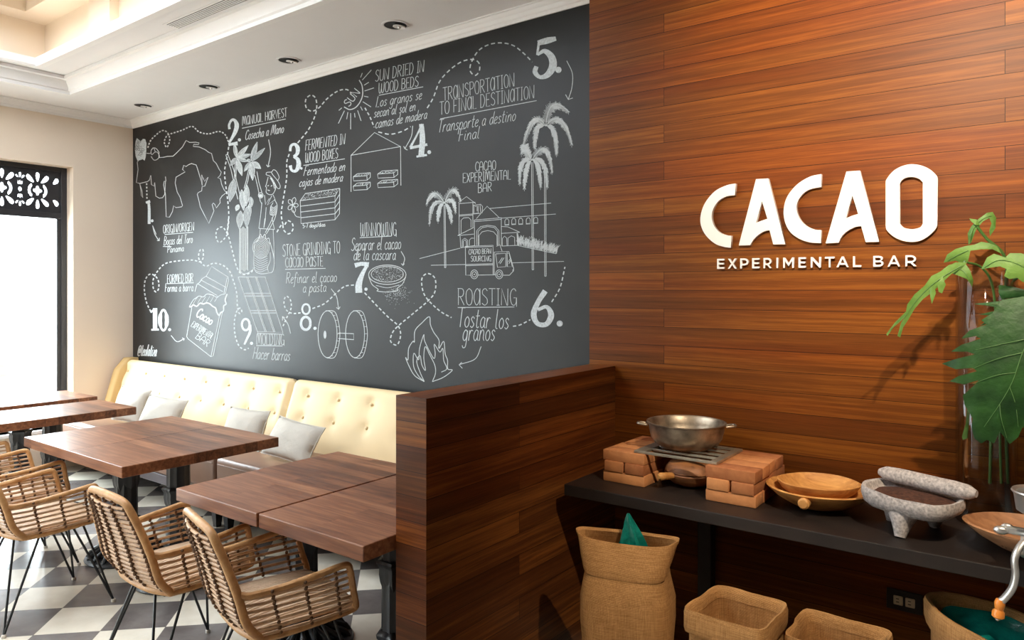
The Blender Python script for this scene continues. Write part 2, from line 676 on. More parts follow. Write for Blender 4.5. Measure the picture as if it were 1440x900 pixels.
# ------------------------------------------------------------------ the room
WY = 3.40          # chalkboard wall
BY = 3.065         # wooden wall (stands proud of it)
LX = -7.116        # left wall
CZ = 3.235         # lower ceiling
RX, KY = 2.6, -3.2

struct(MB().box((LX - 0.3, KY - 0.2, -0.12), (RX + 0.2, WY + 0.2, 0.0)), 'floor', M['floor'], smooth=False)
struct(MB().box((LX - 0.3, WY, 0.0), (-1.2, WY + 0.15, 3.9)), 'wall_back', M['chalkboard'], smooth=False)
# wooden wall: a panelled box in front of the chalkboard wall
struct(MB().box((-1.81, BY, 0.0), (RX, WY - 0.001, 3.9)), 'wall_wood', M['wall_planks'], smooth=False, uv='x')
struct(MB().box((RX, KY, 0.0), (RX + 0.15, WY + 0.15, 3.9)), 'wall_right', M['bounce_dark'], smooth=False)  # unseen wall, made dark to cut bounce on the right
fw = MB()
struct(MB().box((-3.0, KY - 0.15, 0), (RX + 0.15, KY, 3.9)), 'wall_front_darkened', M['bounce_dark'], smooth=False)  # unseen stretch, darkened for the same lower bounce
for (x0, x1, z0, z1) in ((LX - 0.3, -3.0, 0, 3.9),):
    fw.box((x0, KY - 0.15, z0), (x1, KY, z1))
struct(fw, 'wall_front', M['beige'], smooth=False)
# left wall with two window openings
W1 = (1.39, 2.867, 0.37, 2.72)
W2 = (-2.9, -0.9, 0.02, 2.1)
lw = MB()
for (y0, y1, z0, z1) in ((W1[1], WY, 0, 3.9), (W2[1], W1[0], 0, 3.9), (KY, W2[0], 0, 3.9), (W1[0], W1[1], 0, W1[2]), (W1[0], W1[1], W1[3], 3.9), (W2[0], W2[1], W2[3], 3.9)):
    lw.box((LX - 0.22, y0, z0), (LX, y1, z1))
struct(lw, 'wall_left', M['beige'], smooth=False)

# low panelled partition that runs out from the wooden wall
struct(MB().box((-1.81, 1.757, 0.0), (-1.667, BY - 0.001, 1.237)), 'wall_partition', M['fin_planks'], smooth=False, uv='y')


# ceiling: lower soffit around a stepped tray
def ring(mb, x0, y0, x1, y1, X0, Y0, X1, Y1, z0, z1):
    """frame between the inner rectangle (x0..y1) and the outer rectangle"""
    mb.box((X0, Y0, z0), (X1, y0, z1)).box((X0, y1, z0), (X1, Y1, z1)).box((X0, y0, z0), (x0, y1, z1)).box((x1, y0, z0), (X1, y1, z1))


TX0, TY1, TX1, TY0 = -6.55, 2.62, 0.3, -2.2       # tray edge
IX0, IY1, IX1, IY0 = -6.36, 2.30, 0.1, -2.0       # coffer opening
UZ = CZ + 0.125
cm = MB()
ring(cm, TX0, TY0, TX1, TY1, LX, KY, RX, WY, CZ, UZ + 0.3)
struct(cm, 'ceiling', M['white'], smooth=False)
cm = MB()
ring(cm, IX0, IY0, IX1, IY1, TX0, TY0, TX1, TY1, UZ, UZ + 0.03)
struct(cm, 'ceiling_soffit', M['white'], smooth=False)


def sweep_rect(mb, prof, x0, y0, x1, y1):
    """profile (out, z) swept round a rectangle with mitred corners; out>0 goes into the opening"""
    rings = []
    for (sx, sy, cx, cy) in ((1, 1, x0, y0), (-1, 1, x1, y0), (-1, -1, x1, y1), (1, -1, x0, y1)):
        rings.append([Vector((cx + sx * a, cy + sy * a, z)) for a, z in prof])
    rings.append(rings[0])
    R = [[mb.bm.verts.new(p) for p in r] for r in rings[:4]]
    n = len(prof)
    for i in range(4):
        A, B = R[i], R[(i + 1) % 4]
        for k in range(n):
            mb.bm.faces.new((A[k], A[(k + 1) % n], B[(k + 1) % n], B[k]))


tm = MB()
sweep_rect(tm, [(-0.03, CZ - 0.008), (0.012, CZ - 0.008), (0.012, CZ + 0.018), (0.028, CZ + 0.024), (0.034, CZ + 0.045), (0.055, CZ + 0.07),
                (0.062, CZ + 0.09), (0.085, CZ + 0.097), (0.085, CZ + 0.122), (-0.0, CZ + 0.122), (-0.0, CZ - 0.004)], TX0, TY0, TX1, TY1)
struct(tm, 'trim_1', M['trim'], angle=25)
tm = MB()
sweep_rect(tm, [(-0.04, UZ - 0.012), (0.01, UZ - 0.012), (0.018, UZ + 0.0), (0.018, UZ + 0.055), (0.0, UZ + 0.055), (0.0, UZ), (-0.04, UZ)], IX0, IY0, IX1, IY1)
struct(tm, 'trim_2', M['trim'], angle=25)
# coffer above the opening
cf = MB()
cz1 = 3.72
ring(cf, IX0 - 0.09, IY0 - 0.09, IX1 + 0.09, IY1 + 0.09, IX0 - 0.2, IY0 - 0.2, IX1 + 0.2, IY1 + 0.2, UZ + 0.03, 4.0)
cf.box((IX0 - 0.1, IY0 - 0.1, 4.0), (IX1 + 0.1, IY1 + 0.1, 4.05))
ring(cf, IX0 + 0.12, IY0 + 0.12, IX1 - 0.12, IY1 - 0.12, IX0 - 0.09, IY0 - 0.09, IX1 + 0.09, IY1 + 0.09, cz1, 4.0)
for x in (-5.2, -3.9, -2.6, -1.3):
    cf.box((x - 0.09, IY0 + 0.12, cz1), (x + 0.09, IY1 - 0.12, 4.0))
for y in (-1.0, 0.1, 1.2):
    cf.box((IX0 + 0.12, y - 0.09, cz1), (IX1 - 0.12, y + 0.09, 4.0))
for x in (-5.37, -4.0, -2.6, -1.2):
    cf.box((x - 0.16, IY1 + 0.03, UZ + 0.03), (x + 0.16, IY1 + 0.09, cz1))
struct(cf, 'ceiling_coffer', M['coffer'], smooth=False)


# crown moulding along the walls
def crown(name, a, b, nrm):
    a, b, nrm = Vector(a), Vector(b), Vector(nrm)
    prof = [(0.0, -0.072), (0.010, -0.072), (0.014, -0.055), (0.022, -0.05), (0.03, -0.03), (0.046, -0.018), (0.05, -0.010), (0.062, -0.008), (0.062, -0.0005), (0.0, -0.0005)]
    mb = MB()
    mb.loft([[p + nrm * o + Vector((0, 0, CZ + z)) for o, z in prof] for p in (a, b)], cap0=True, cap1=True)
    return struct(mb, name, M['trim'], angle=30)


crown('trim_3', (LX, WY, 0), (-1.812, WY, 0), (0, -1, 0))
crown('trim_4', (LX, KY, 0), (LX, WY, 0), (1, 0, 0))

# window: dark frame, cut-out lattice panel at the top, glass below
FX = LX - 0.13                     # face of the frame, set back in the reveal


def window(n, w, lattice):
    y0, y1, z0, z1 = w
    e = tag(bpy.data.objects.new('window_%d' % n, None), kind='structure')
    COL.objects.link(e)
    fr = MB()
    s = 0.05
    zl = 2.285                      # underside of the lattice panel
    fr.box((FX - 0.06, y0, z0), (FX, y0 + s, z1), 0.004).box((FX - 0.06, y1 - s, z0), (FX, y1, z1), 0.004)
    fr.box((FX - 0.06, y0 + s, z0), (FX, y1 - s, z0 + 0.07), 0.004)
    fr.box((FX - 0.055, y0 + s, zl - 0.035), (FX - 0.002, y1 - s, zl + 0.02), 0.003)
    fr.box((FX - 0.055, y0 + s, z1 - 0.04), (FX - 0.002, y1 - s, z1), 0.003)
    # slim inner sash
    fr.box((FX - 0.045, y0 + s, z0 + 0.07), (FX - 0.012, y0 + s + 0.03, zl - 0.035)).box((FX - 0.045, y1 - s - 0.03, z0 + 0.07), (FX - 0.012, y1 - s, zl - 0.035))
    fr.build('window_frame', M['frame_dark'], e, smooth=False)
    MB().box((FX - 0.034, y0 + s + 0.03, z0 + 0.07), (FX - 0.028, y1 - s - 0.03, zl - 0.035)).build('pane', M['pane'], e, smooth=False)
    lattice_panel(y0 + s, y1 - s, zl + 0.02, z1 - 0.04, e)
    MB().box((FX - 0.0, y0, z0 - 0.03), (LX + 0.03, y1, z0), 0.004).build('window_sill', M['trim'], e, smooth=False)
    return e


def blob(cx, cz, L, wd, ang, n=14):
    """a petal: teardrop with its thin end at (cx,cz), pointing along ang"""
    out = []
    for k in range(n):
        t = 2 * PI * k / n
        l = L * (0.5 - 0.5 * math.cos(t))
        w = wd * math.sin(t) * (0.35 + 0.65 * (l / L))
        out.append((cx + l * math.cos(ang) - w * math.sin(ang), cz + l * math.sin(ang) + w * math.cos(ang)))
    return out


def lattice_panel(y0, y1, z0, z1, parent):
    cu = bpy.data.curves.new('lattice_curve', 'CURVE')
    cu.dimensions = '2D'
    cu.fill_mode = 'BOTH'
    cu.extrude = 0.011

    def spl(pts):
        s = cu.splines.new('POLY')
        s.points.add(len(pts) - 1)
        for p, q in zip(s.points, pts):
            p.co = (q[0], q[1], 0, 1)
        s.use_cyclic_u = True
    Ln, hh = y1 - y0, z1 - z0
    spl([(0, 0), (Ln, 0), (Ln, hh), (0, hh)])
    m = hh / 2
    per = 0.274
    cx = Ln - 0.183
    while cx > 0.05:
        def hole(pts, cx0=cx):
            pts = [(cx0 + (p[0] - cx0) * 0.68, p[1]) for p in pts]
            if min(p[0] for p in pts) > 0.008 and max(p[0] for p in pts) < Ln - 0.008:
                spl(pts)
        # centre four-lobed flower
        fl = []
        for k in range(28):
            a = 2 * PI * k / 28
            r = 0.036 + 0.011 * math.cos(4 * a)
            fl.append((cx + r * 1.15 * math.cos(a), m + r * 0.95 * math.sin(a)))
        hole(fl)
        # C scrolls left and right
        for s in (-1, 1):
            arc = []
            for k in range(13):
                a = -1.15 + 2.3 * k / 12
                arc.append((cx + s * (0.035 + 0.078 * math.cos(a)), m + 0.066 * math.sin(a)))
            for k in range(12, -1, -1):
                a = -0.95 + 1.9 * k / 12
                arc.append((cx + s * (0.035 + 0.048 * math.cos(a)), m + 0.044 * math.sin(a)))
            hole(arc)
        for sg in (1, -1):
            hole(blob(cx, m + sg * 0.078, 0.085, 0.030, sg * PI / 2))
            for s in (-1, 1):
                a = sg * (PI / 2 - s * 0.98)
                hole(blob(cx + s * 0.042, m + sg * 0.072, 0.105, 0.030, a))
        # between flowers: a column of small cut-outs
        bx = cx + per / 2 / 0.68
        if cx + per * 0.75 > Ln:
            bx = None
        hx = cx + 0.205
        if bx is None:
            for sg in (1, -1):
                hole(blob(hx - 0.02, m + sg * 0.075, 0.075, 0.030, sg * 0.6))
            hole([(hx - 0.03, m - 0.015), (hx + 0.005, m - 0.03), (hx + 0.045, m - 0.03), (hx + 0.03, m - 0.01), (hx + 0.055, m), (hx + 0.03, m + 0.01), (hx + 0.045, m + 0.03), (hx + 0.005, m + 0.03), (hx - 0.03, m + 0.015)])
        else:
            hole([(bx + 0.019 * math.cos(2 * PI * k / 12), m + 0.019 * math.sin(2 * PI * k / 12)) for k in range(12)])
            for sg in (1, -1):
                hole([(bx - 0.024, m + sg * 0.045), (bx + 0.024, m + sg * 0.045), (bx + 0.03, m + sg * 0.078), (bx + 0.012, m + sg * 0.064), (bx, m + sg * 0.082), (bx - 0.012, m + sg * 0.064), (bx - 0.03, m + sg * 0.078)])
                hole(blob(bx, m + sg * 0.10, 0.05, 0.016, sg * PI / 2))
                for s in (-1, 1):
                    hole(blob(bx + s * 0.018, m + sg * 0.10, 0.04, 0.012, sg * (PI / 2 - s * 0.9)))
        cx -= per
    o = bpy.data.objects.new('tmp', cu)
    COL.objects.link(o)
    dg = bpy.context.evaluated_depsgraph_get()
    dg.update()
    me = bpy.data.meshes.new_from_object(o.evaluated_get(dg))
    bpy.data.objects.remove(o)
    # local (a, b, c) -> (X = depth, Y = y0 + a, Z = z0 + b)
    for v in me.vertices:
        a, b, c = v.co
        v.co = (FX - 0.03 + c, y0 + a, z0 + b)
    me.name = 'lattice_panel'
    me.materials.clear()
    me.materials.append(M['frame_dark'])
    p = bpy.data.objects.new('lattice_panel', me)
    COL.objects.link(p)
    p.parent = parent
    return p


window(1, W1, True)
e = tag(bpy.data.objects.new('door_1', None), kind='structure')
COL.objects.link(e)
fr = MB()
for y in (W2[0], (W2[0] + W2[1]) / 2 - 0.04, W2[1] - 0.08):
    fr.box((FX - 0.06, y, W2[2]), (FX, y + 0.08, W2[3]), 0.004)
fr.box((FX - 0.06, W2[0] + 0.08, W2[2]), (FX - 0.002, W2[1] - 0.08, W2[2] + 0.10)).box((FX - 0.06, W2[0] + 0.08, W2[3] - 0.08), (FX - 0.002, W2[1] - 0.08, W2[3]))
fr.build('door_frame', M['frame_dark'], e, smooth=False)
MB().box((FX - 0.034, W2[0] + 0.06, W2[2] + 0.09), (FX - 0.028, W2[1] - 0.06, W2[3] - 0.07)).build('pane', M['pane'], e, smooth=False)

# terrace outside, seen washed out through the glass
struct(MB().box((-16, -8, -0.2), (LX - 0.31, 10, -0.05)), 'floor_terrace', M['stone_paving'], smooth=False)
tp = thing('planter', 'reddish terracotta planter box outside the window', 'planter', (-8.9, 2.86, -0.05))
MB().lathe([(0.0, 0.0), (0.26, 0.0), (0.34, 0.78), (0.37, 0.80), (0.37, 0.86), (0.33, 0.86), (0.31, 0.76), (0.0, 0.76)], n=28).build('pot', M['terracotta'], tp)
MB().lathe([(0.0, 0.765), (0.30, 0.765), (0.2, 0.80), (0.0, 0.81)], n=20).build('soil', M['ground_cacao'], tp)
ps = thing('post', 'slim pale post standing on the terrace outside', 'post', (-9.6, 3.55, -0.05))
MB().box((-0.04, -0.04, 0.0), (0.04, 0.04, 2.6), 0.005).build('shaft', M['trim'], ps)
MB().box((-0.07, -0.07, 0.0), (0.07, 0.07, 0.05), 0.005).build('base_plate', M['trim'], ps)


# ------------------------------------------------------------------ downlights and air vent
def downlight(x, y, label):
    e = thing('downlight', label, 'ceiling light', (x, y, CZ), 0, 'recessed downlights over the chalkboard')
    MB().lathe([(0.070, -0.0005), (0.086, -0.0005), (0.085, -0.004), (0.074, -0.006), (0.070, -0.004)], n=28).build('trim_ring', M['white'], e)
    MB().lathe([(0.0, -0.0008), (0.072, -0.0008), (0.072, -0.003), (0.0, -0.003)], n=28).build('shade_disc', M['shade_dark'], e)  # flat disc, the lamp hollow's shade put into its dark colour
    g = MB()
    g.lathe([(0.038, 0.003), (0.041, -0.004), (0.039, -0.005), (0.032, -0.002), (0.018, 0.002), (0.0, 0.0025)], n=24)
    bmesh.ops.rotate(g.bm, verts=g.bm.verts, cent=(0, 0, 0), matrix=Matrix.Rotation(math.radians(9), 3, 'Y'))
    bmesh.ops.translate(g.bm, verts=g.bm.verts, vec=(0.022, 0.012, -0.013))
    r = g.build('reflector', M['trim'], e)
    b = MB().sphere((0.022, 0.012, -0.013), 0.012, 12).build('bulb', M['chrome'], r)
    return e


for (u, v), lb in zip(((201, 148), (293, 121.5), (406, 84.5), (556, 35)),
                      ('recessed downlight nearest the corner with the beige wall', 'recessed chrome downlight second from the beige wall',
                       'recessed chrome downlight third from the beige wall', 'recessed chrome downlight farthest from the beige wall')):
    p = on_z(u, v, CZ)
    downlight(p.x, p.y, lb)

vp = thing('air_vent', 'white slotted air vent in the stepped ceiling', 'vent', (0, 0, 0))
MB().box((-4.70, 2.435, UZ - 0.006), (-3.05, 2.575, UZ - 0.0005), 0.002).build('vent_frame', M['white'], vp, smooth=False)
dk = MB().box((-4.67, 2.450, UZ - 0.0075), (-3.08, 2.56, UZ - 0.0062))
dk.build('gap_shade', M['shade_dark'], vp, smooth=False)  # dark sheet painting the shade between the slats
sl = MB()
for k in range(7):
    y = 2.4535 + k * 0.0155
    sl.box((-4.67, y, UZ - 0.0105), (-3.08, y + 0.0075, UZ - 0.0077))
sl.build('slats', M['white'], vp, smooth=False)


# ------------------------------------------------------------------ banquette
SF, SZ, SB = 2.66, 0.49, 0.19         # seat front, seat height, underside


def back_y(z):                        # front face of the leaning back
    t = (z - SZ) / 0.45
    return 3.14 + 0.13 * t


def bench(x0, x1, label, left_end):
    e = thing('banquette', label, 'bench', ((x0 + x1) / 2, SF, 0), 0, 'banquette sections along the chalkboard')
    ox = Vector((-(x0 + x1) / 2, -SF, 0))
    g = 0.006
    n = max(1, round((x1 - x0) / 1.25))
    w = (x1 - x0) / n
    q = MB()
    q.box(Vector((x0 + g, SF, SB + 0.07)) + ox, Vector((x1 - g, 3.22, SZ)) + ox, 0.03, 4)
    q.build('seat', M['leather'], e)
    st = MB()
    st.tube([Vector((x0 + 0.03, SF - 0.001, SZ - 0.045)) + ox, Vector((x1 - 0.03, SF - 0.001, SZ - 0.045)) + ox], 0.004, 6)
    st.build('seat_piping', M['leather'], e)
    MB().box(Vector((x0 + g, SF + 0.01, SB)) + ox, Vector((x1 - g, 3.30, SB + 0.072)) + ox, 0.006).build('base_rail', M['bench_base'], e, smooth=False)
    for x in (x0 + 0.07, x1 - 0.07):
        for y in (SF + 0.06, 3.2):
            lg = MB()
            a, b = Vector((x, y, 0)) + ox, Vector((x, y, SB)) + ox
            lg.loft([[a + Vector((sx * 0.018, sy * 0.018, 0)) for sx, sy in ((-1, -1), (1, -1), (1, 1), (-1, 1))],
                     [b + Vector((sx * 0.036, sy * 0.036, 0.0005)) for sx, sy in ((-1, -1), (1, -1), (1, 1), (-1, 1))]], cap0=True, cap1=True)
            lg.build('leg', M['black_metal'], e, smooth=False)
    # tufted back: grid with dimples at the buttons
    rows = (0.845, 0.695)
    bx = []
    k0 = -3.584
    xs = []
    k = -20
    while k < 20:
        x = k0 + 0.333 * k
        if x0 + 0.12 < x < x1 - 0.10: xs.append(x)
        k += 1
    prof_n = 34
    ztop = 0.945
    rings = []
    nx = int((x1 - x0) / 0.03)
    a0 = x0 + (0.11 if left_end else g)
    for i in range(nx + 1):
        x = a0 + (x1 - g - a0) * i / nx
        edge = min(x - a0, x1 - g - x)
        rnd = 0.0
        if edge < 0.05:
            rnd = 0.05 - math.sqrt(max(0, 0.05 ** 2 - (0.05 - edge) ** 2))
        ring = []
        for j in range(prof_n + 1):
            t = j / prof_n
            if t < 0.72:                             # front face upward
                z = SZ - 0.06 + (ztop - 0.065 - (SZ - 0.06)) * (t / 0.72)
                y = back_y(z) - 0.012 * math.sin(PI * min(1, max(0, (z - SZ) / 0.4)))
            elif t < 0.93:                           # rolled top
                a = (t - 0.72) / 0.21 * PI
                yy = back_y(ztop - 0.065)
                z = ztop - 0.065 + 0.065 * math.sin(a)
                y = yy + 0.055 - 0.055 * math.cos(a)
            else:
                a = (t - 0.93) / 0.07
                y = back_y(ztop - 0.065) + 0.11
                z = ztop - 0.065 - 0.42 * a
            d = 0.0
            if t < 0.75:
                for bxk in xs:
                    for rz in rows:
                        dd = math.hypot(x - bxk, z - rz)
                        d += 0.020 * math.exp(-(dd / 0.035) ** 2) + 0.010 * math.exp(-(dd / 0.10) ** 2)
            y += d + (rnd if t < 0.8 else 0)
            if t > 0.5: z -= rnd * 0.6
            ring.append(Vector((x, min(y, WY - 0.012), z)) + ox)
        rings.append(ring)
    mb = MB()
    mb.loft(rings, closed=False)
    mb.bm.faces.ensure_lookup_table()
    bk = mb.build('backrest', M['cream'], e, angle=80)
    for rz in rows:
        for x in xs:
            MB().sphere(Vector((x, back_y(rz) + 0.012, rz)) + ox, 0.012, 10, (1, 0.6, 1)).build('button', M['cream'], bk)
    if left_end:                                      # padded end roll, its shade painted in as tan
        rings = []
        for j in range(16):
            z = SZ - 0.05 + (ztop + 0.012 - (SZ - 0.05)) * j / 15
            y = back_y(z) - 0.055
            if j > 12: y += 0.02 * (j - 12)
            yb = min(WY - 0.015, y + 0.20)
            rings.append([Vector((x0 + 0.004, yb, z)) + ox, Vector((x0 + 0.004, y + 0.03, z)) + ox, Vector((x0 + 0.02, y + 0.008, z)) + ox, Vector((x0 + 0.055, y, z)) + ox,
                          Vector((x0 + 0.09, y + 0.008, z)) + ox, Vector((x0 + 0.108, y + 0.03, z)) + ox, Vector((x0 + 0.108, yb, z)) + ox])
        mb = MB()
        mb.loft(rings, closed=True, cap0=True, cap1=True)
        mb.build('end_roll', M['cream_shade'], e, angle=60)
    return e


bench(LX + 0.03, -4.45, 'cream tufted banquette section ending at the beige wall', True)
bench(-4.45, -1.84, 'cream tufted banquette section ending behind the wooden partition', False)


# ------------------------------------------------------------------ cushions
def cushion(x, y, wd, hg, rz, lean, roll, label):
    base = Vector((x, y, SZ + 0.001))
    u = x * 3
    e = thing('cushion', label, 'cushion', base, 0, 'grey cushions on the banquette')
    mb = MB()
    n = 16
    th = 0.065
    for side in (1, -1):
        grid = []
        for i in range(n + 1):
            row = []
            for j in range(n + 1):
                a, b = -1 + 2 * i / n, -1 + 2 * j / n
                # pinched sides, pointed corners
                pa = a * (1 - 0.07 * (1 - b * b))
                pb = b * (1 - 0.07 * (1 - a * a))
                hgt = th * (max(0, (1 - a ** 2)) ** 0.5 * max(0, (1 - b ** 2)) ** 0.5) ** 0.8
                hgt += 0.006 * noise.noise(Vector((a * 2.2 + u, b * 2.2, side * 3))) * (1 - max(abs(a), abs(b)) ** 4)
                row.append(mb.bm.verts.new(Vector((pa * wd / 2, side * -hgt, pb * hg / 2))))
            grid.append(row)
        for i in range(n):
            for j in range(n):
                mb.bm.faces.new((grid[i][j], grid[i + 1][j], grid[i + 1][j + 1], grid[i][j + 1]))
    Rm = Matrix.Rotation(rz, 3, 'Z') @ Matrix.Rotation(-lean, 3, 'X') @ Matrix.Rotation(roll, 3, 'Y')
    for vv in mb.bm.verts:
        vv.co = Rm @ vv.co
    lo = min(vv.co.z for vv in mb.bm.verts)
    for vv in mb.bm.verts:
        vv.co.z += -lo
    c = mb.build('cover', M['cushion'], e, angle=70)
    pts = []
    for k in range(64):
        t = k / 64 * 4
        s, f = int(t), t - int(t)
        a, b = [(-1 + 2 * f, -1), (1, -1 + 2 * f), (1 - 2 * f, 1), (-1, 1 - 2 * f)][s]
        p = Vector((a * (1 - 0.07 * (1 - b * b)) * wd / 2, 0, b * (1 - 0.07 * (1 - a * a)) * hg / 2))
        p = Rm @ p
        p.z -= lo
        pts.append(p)
    MB().tube(pts, 0.004, 6, closed=True).build('seam', M['cushion'], c)
    return e

cushion(-6.16, 2.93, 0.36, 0.29, 0.22, 0.32, 0.06, 'pale grey cushion standing in the banquette corner by the beige wall')
cushion(-5.60, 2.90, 0.42, 0.27, 0.25, 0.45, 0.07, 'pale grey cushion leaning second from the beige wall')
cushion(-4.54, 2.94, 0.39, 0.28, 0.16, 0.35, 0.02, 'grey linen cushion just left of the seam between banquette sections')
cushion(-3.94, 2.90, 0.44, 0.265, 0.12, 0.55, 0.10, 'grey linen cushion nearest the wooden partition')


# ------------------------------------------------------------------ tables: thick wooden top on one cast-iron column
def make_table(wide=False):
    e = thing('table', 'table', 'table', (0, 0, 0), 0, 'wooden tables in front of the banquette')
    W2_, D2, T, Z = (0.594 if wide else 0.294), 0.44, 0.055, 0.75
    tt = MB()
    tt.box((-W2_, -D2, Z - T), (W2_, D2, Z), 0.004, 2)
    top = tt.build('tabletop', M['walnut'], e, smooth=False)
    if wide:
        MB().box((-0.0012, -D2 + 0.004, Z - 0.002), (0.0012, D2 - 0.004, Z + 0.0003)).build('joint', M['joint'], top, smooth=False)
    for ox in ((-0.3, 0.3) if wide else (0,)):
        table_leg(e, ox, Z, T)
    return e


def table_leg(e, ox, Z, T):
    MB().box((ox - 0.17, -0.17, Z - T - 0.02), (ox + 0.17, 0.17, Z - T), 0.004).build('top_plate', M['cast_iron'], e, smooth=False)
    c = MB()
    # fluted, slightly flared column
    def flute(x, y, z, a):
        k = 1 + 0.05 * math.cos(10 * a)
        return x * k, y * k, z
    cc = (ox, 0, 0)
    c.lathe([(0.062, 0.06), (0.066, 0.09), (0.054, 0.115), (0.048, 0.14), (0.058, 0.17), (0.064, 0.20), (0.055, 0.225), (0.047, 0.25), (0.046, 0.36),
             (0.050, 0.47), (0.056, 0.50), (0.062, 0.512), (0.056, 0.526), (0.050, 0.54), (0.046, 0.60), (0.045, 0.66), (0.055, 0.668), (0.058, 0.6745)], cc, n=40, fn=flute)
    col = c.build('column', M['cast_iron'], e)
    def leafy(x, y, z, a):
        k = 1 + 0.16 * max(0, math.cos(6 * a)) ** 2
        return x * k, y * k, z
    MB().lathe([(0.050, 0.395), (0.054, 0.41), (0.060, 0.43), (0.064, 0.46), (0.063, 0.485), (0.070, 0.50), (0.074, 0.508), (0.068, 0.518), (0.050, 0.520)], cc, 48, fn=leafy).build('ornament', M['cast_iron'], col)
    MB().lathe([(0.052, 0.15), (0.066, 0.165), (0.070, 0.18), (0.062, 0.19), (0.072, 0.205), (0.074, 0.22), (0.064, 0.235), (0.052, 0.24)], cc, 48, fn=leafy).build('ornament', M['cast_iron'], col)
    b = MB()
    b.lathe([(0.0, 0.0005), (0.215, 0.0005), (0.222, 0.010), (0.215, 0.022), (0.19, 0.030), (0.15, 0.042), (0.10, 0.060), (0.062, 0.085), (0.0, 0.085)], cc, n=48)
    bs = b.build('base', M['cast_iron'], e)
    rb = MB()
    for k in range(18):
        a = 2 * PI * k / 18
        ca, sa = math.cos(a), math.sin(a)
        rb.tube([(ox + ca * r, sa * r, z) for r, z in ((0.205, 0.020), (0.185, 0.045), (0.15, 0.062), (0.11, 0.078), (0.07, 0.095))], [0.010, 0.014, 0.013, 0.011, 0.008], 8)
    rb.build('ribs', M['cast_iron'], bs)


table_spots = [
    (-2.713, 2.058, 'brown wooden table left of the one that touches the partition'),
    (-2.116, 2.060, 'brown wooden table touching the wooden partition'),
    (-5.62, 2.13, 'brown wooden table between the large square table and the window table'),
    (-6.40, 2.20, 'brown wooden table nearest the window and beige wall'),
]
t0 = make_table()
for i, (x, y, lb) in enumerate(table_spots):
    t = t0 if i == 0 else copy_tree(t0)
    t.location = (x, y, 0)
    t['label'] = lb
t = make_table(True)
t.location = (-4.162, 2.092, 0)
t['label'] = 'large square brown table with two iron columns, in the middle'


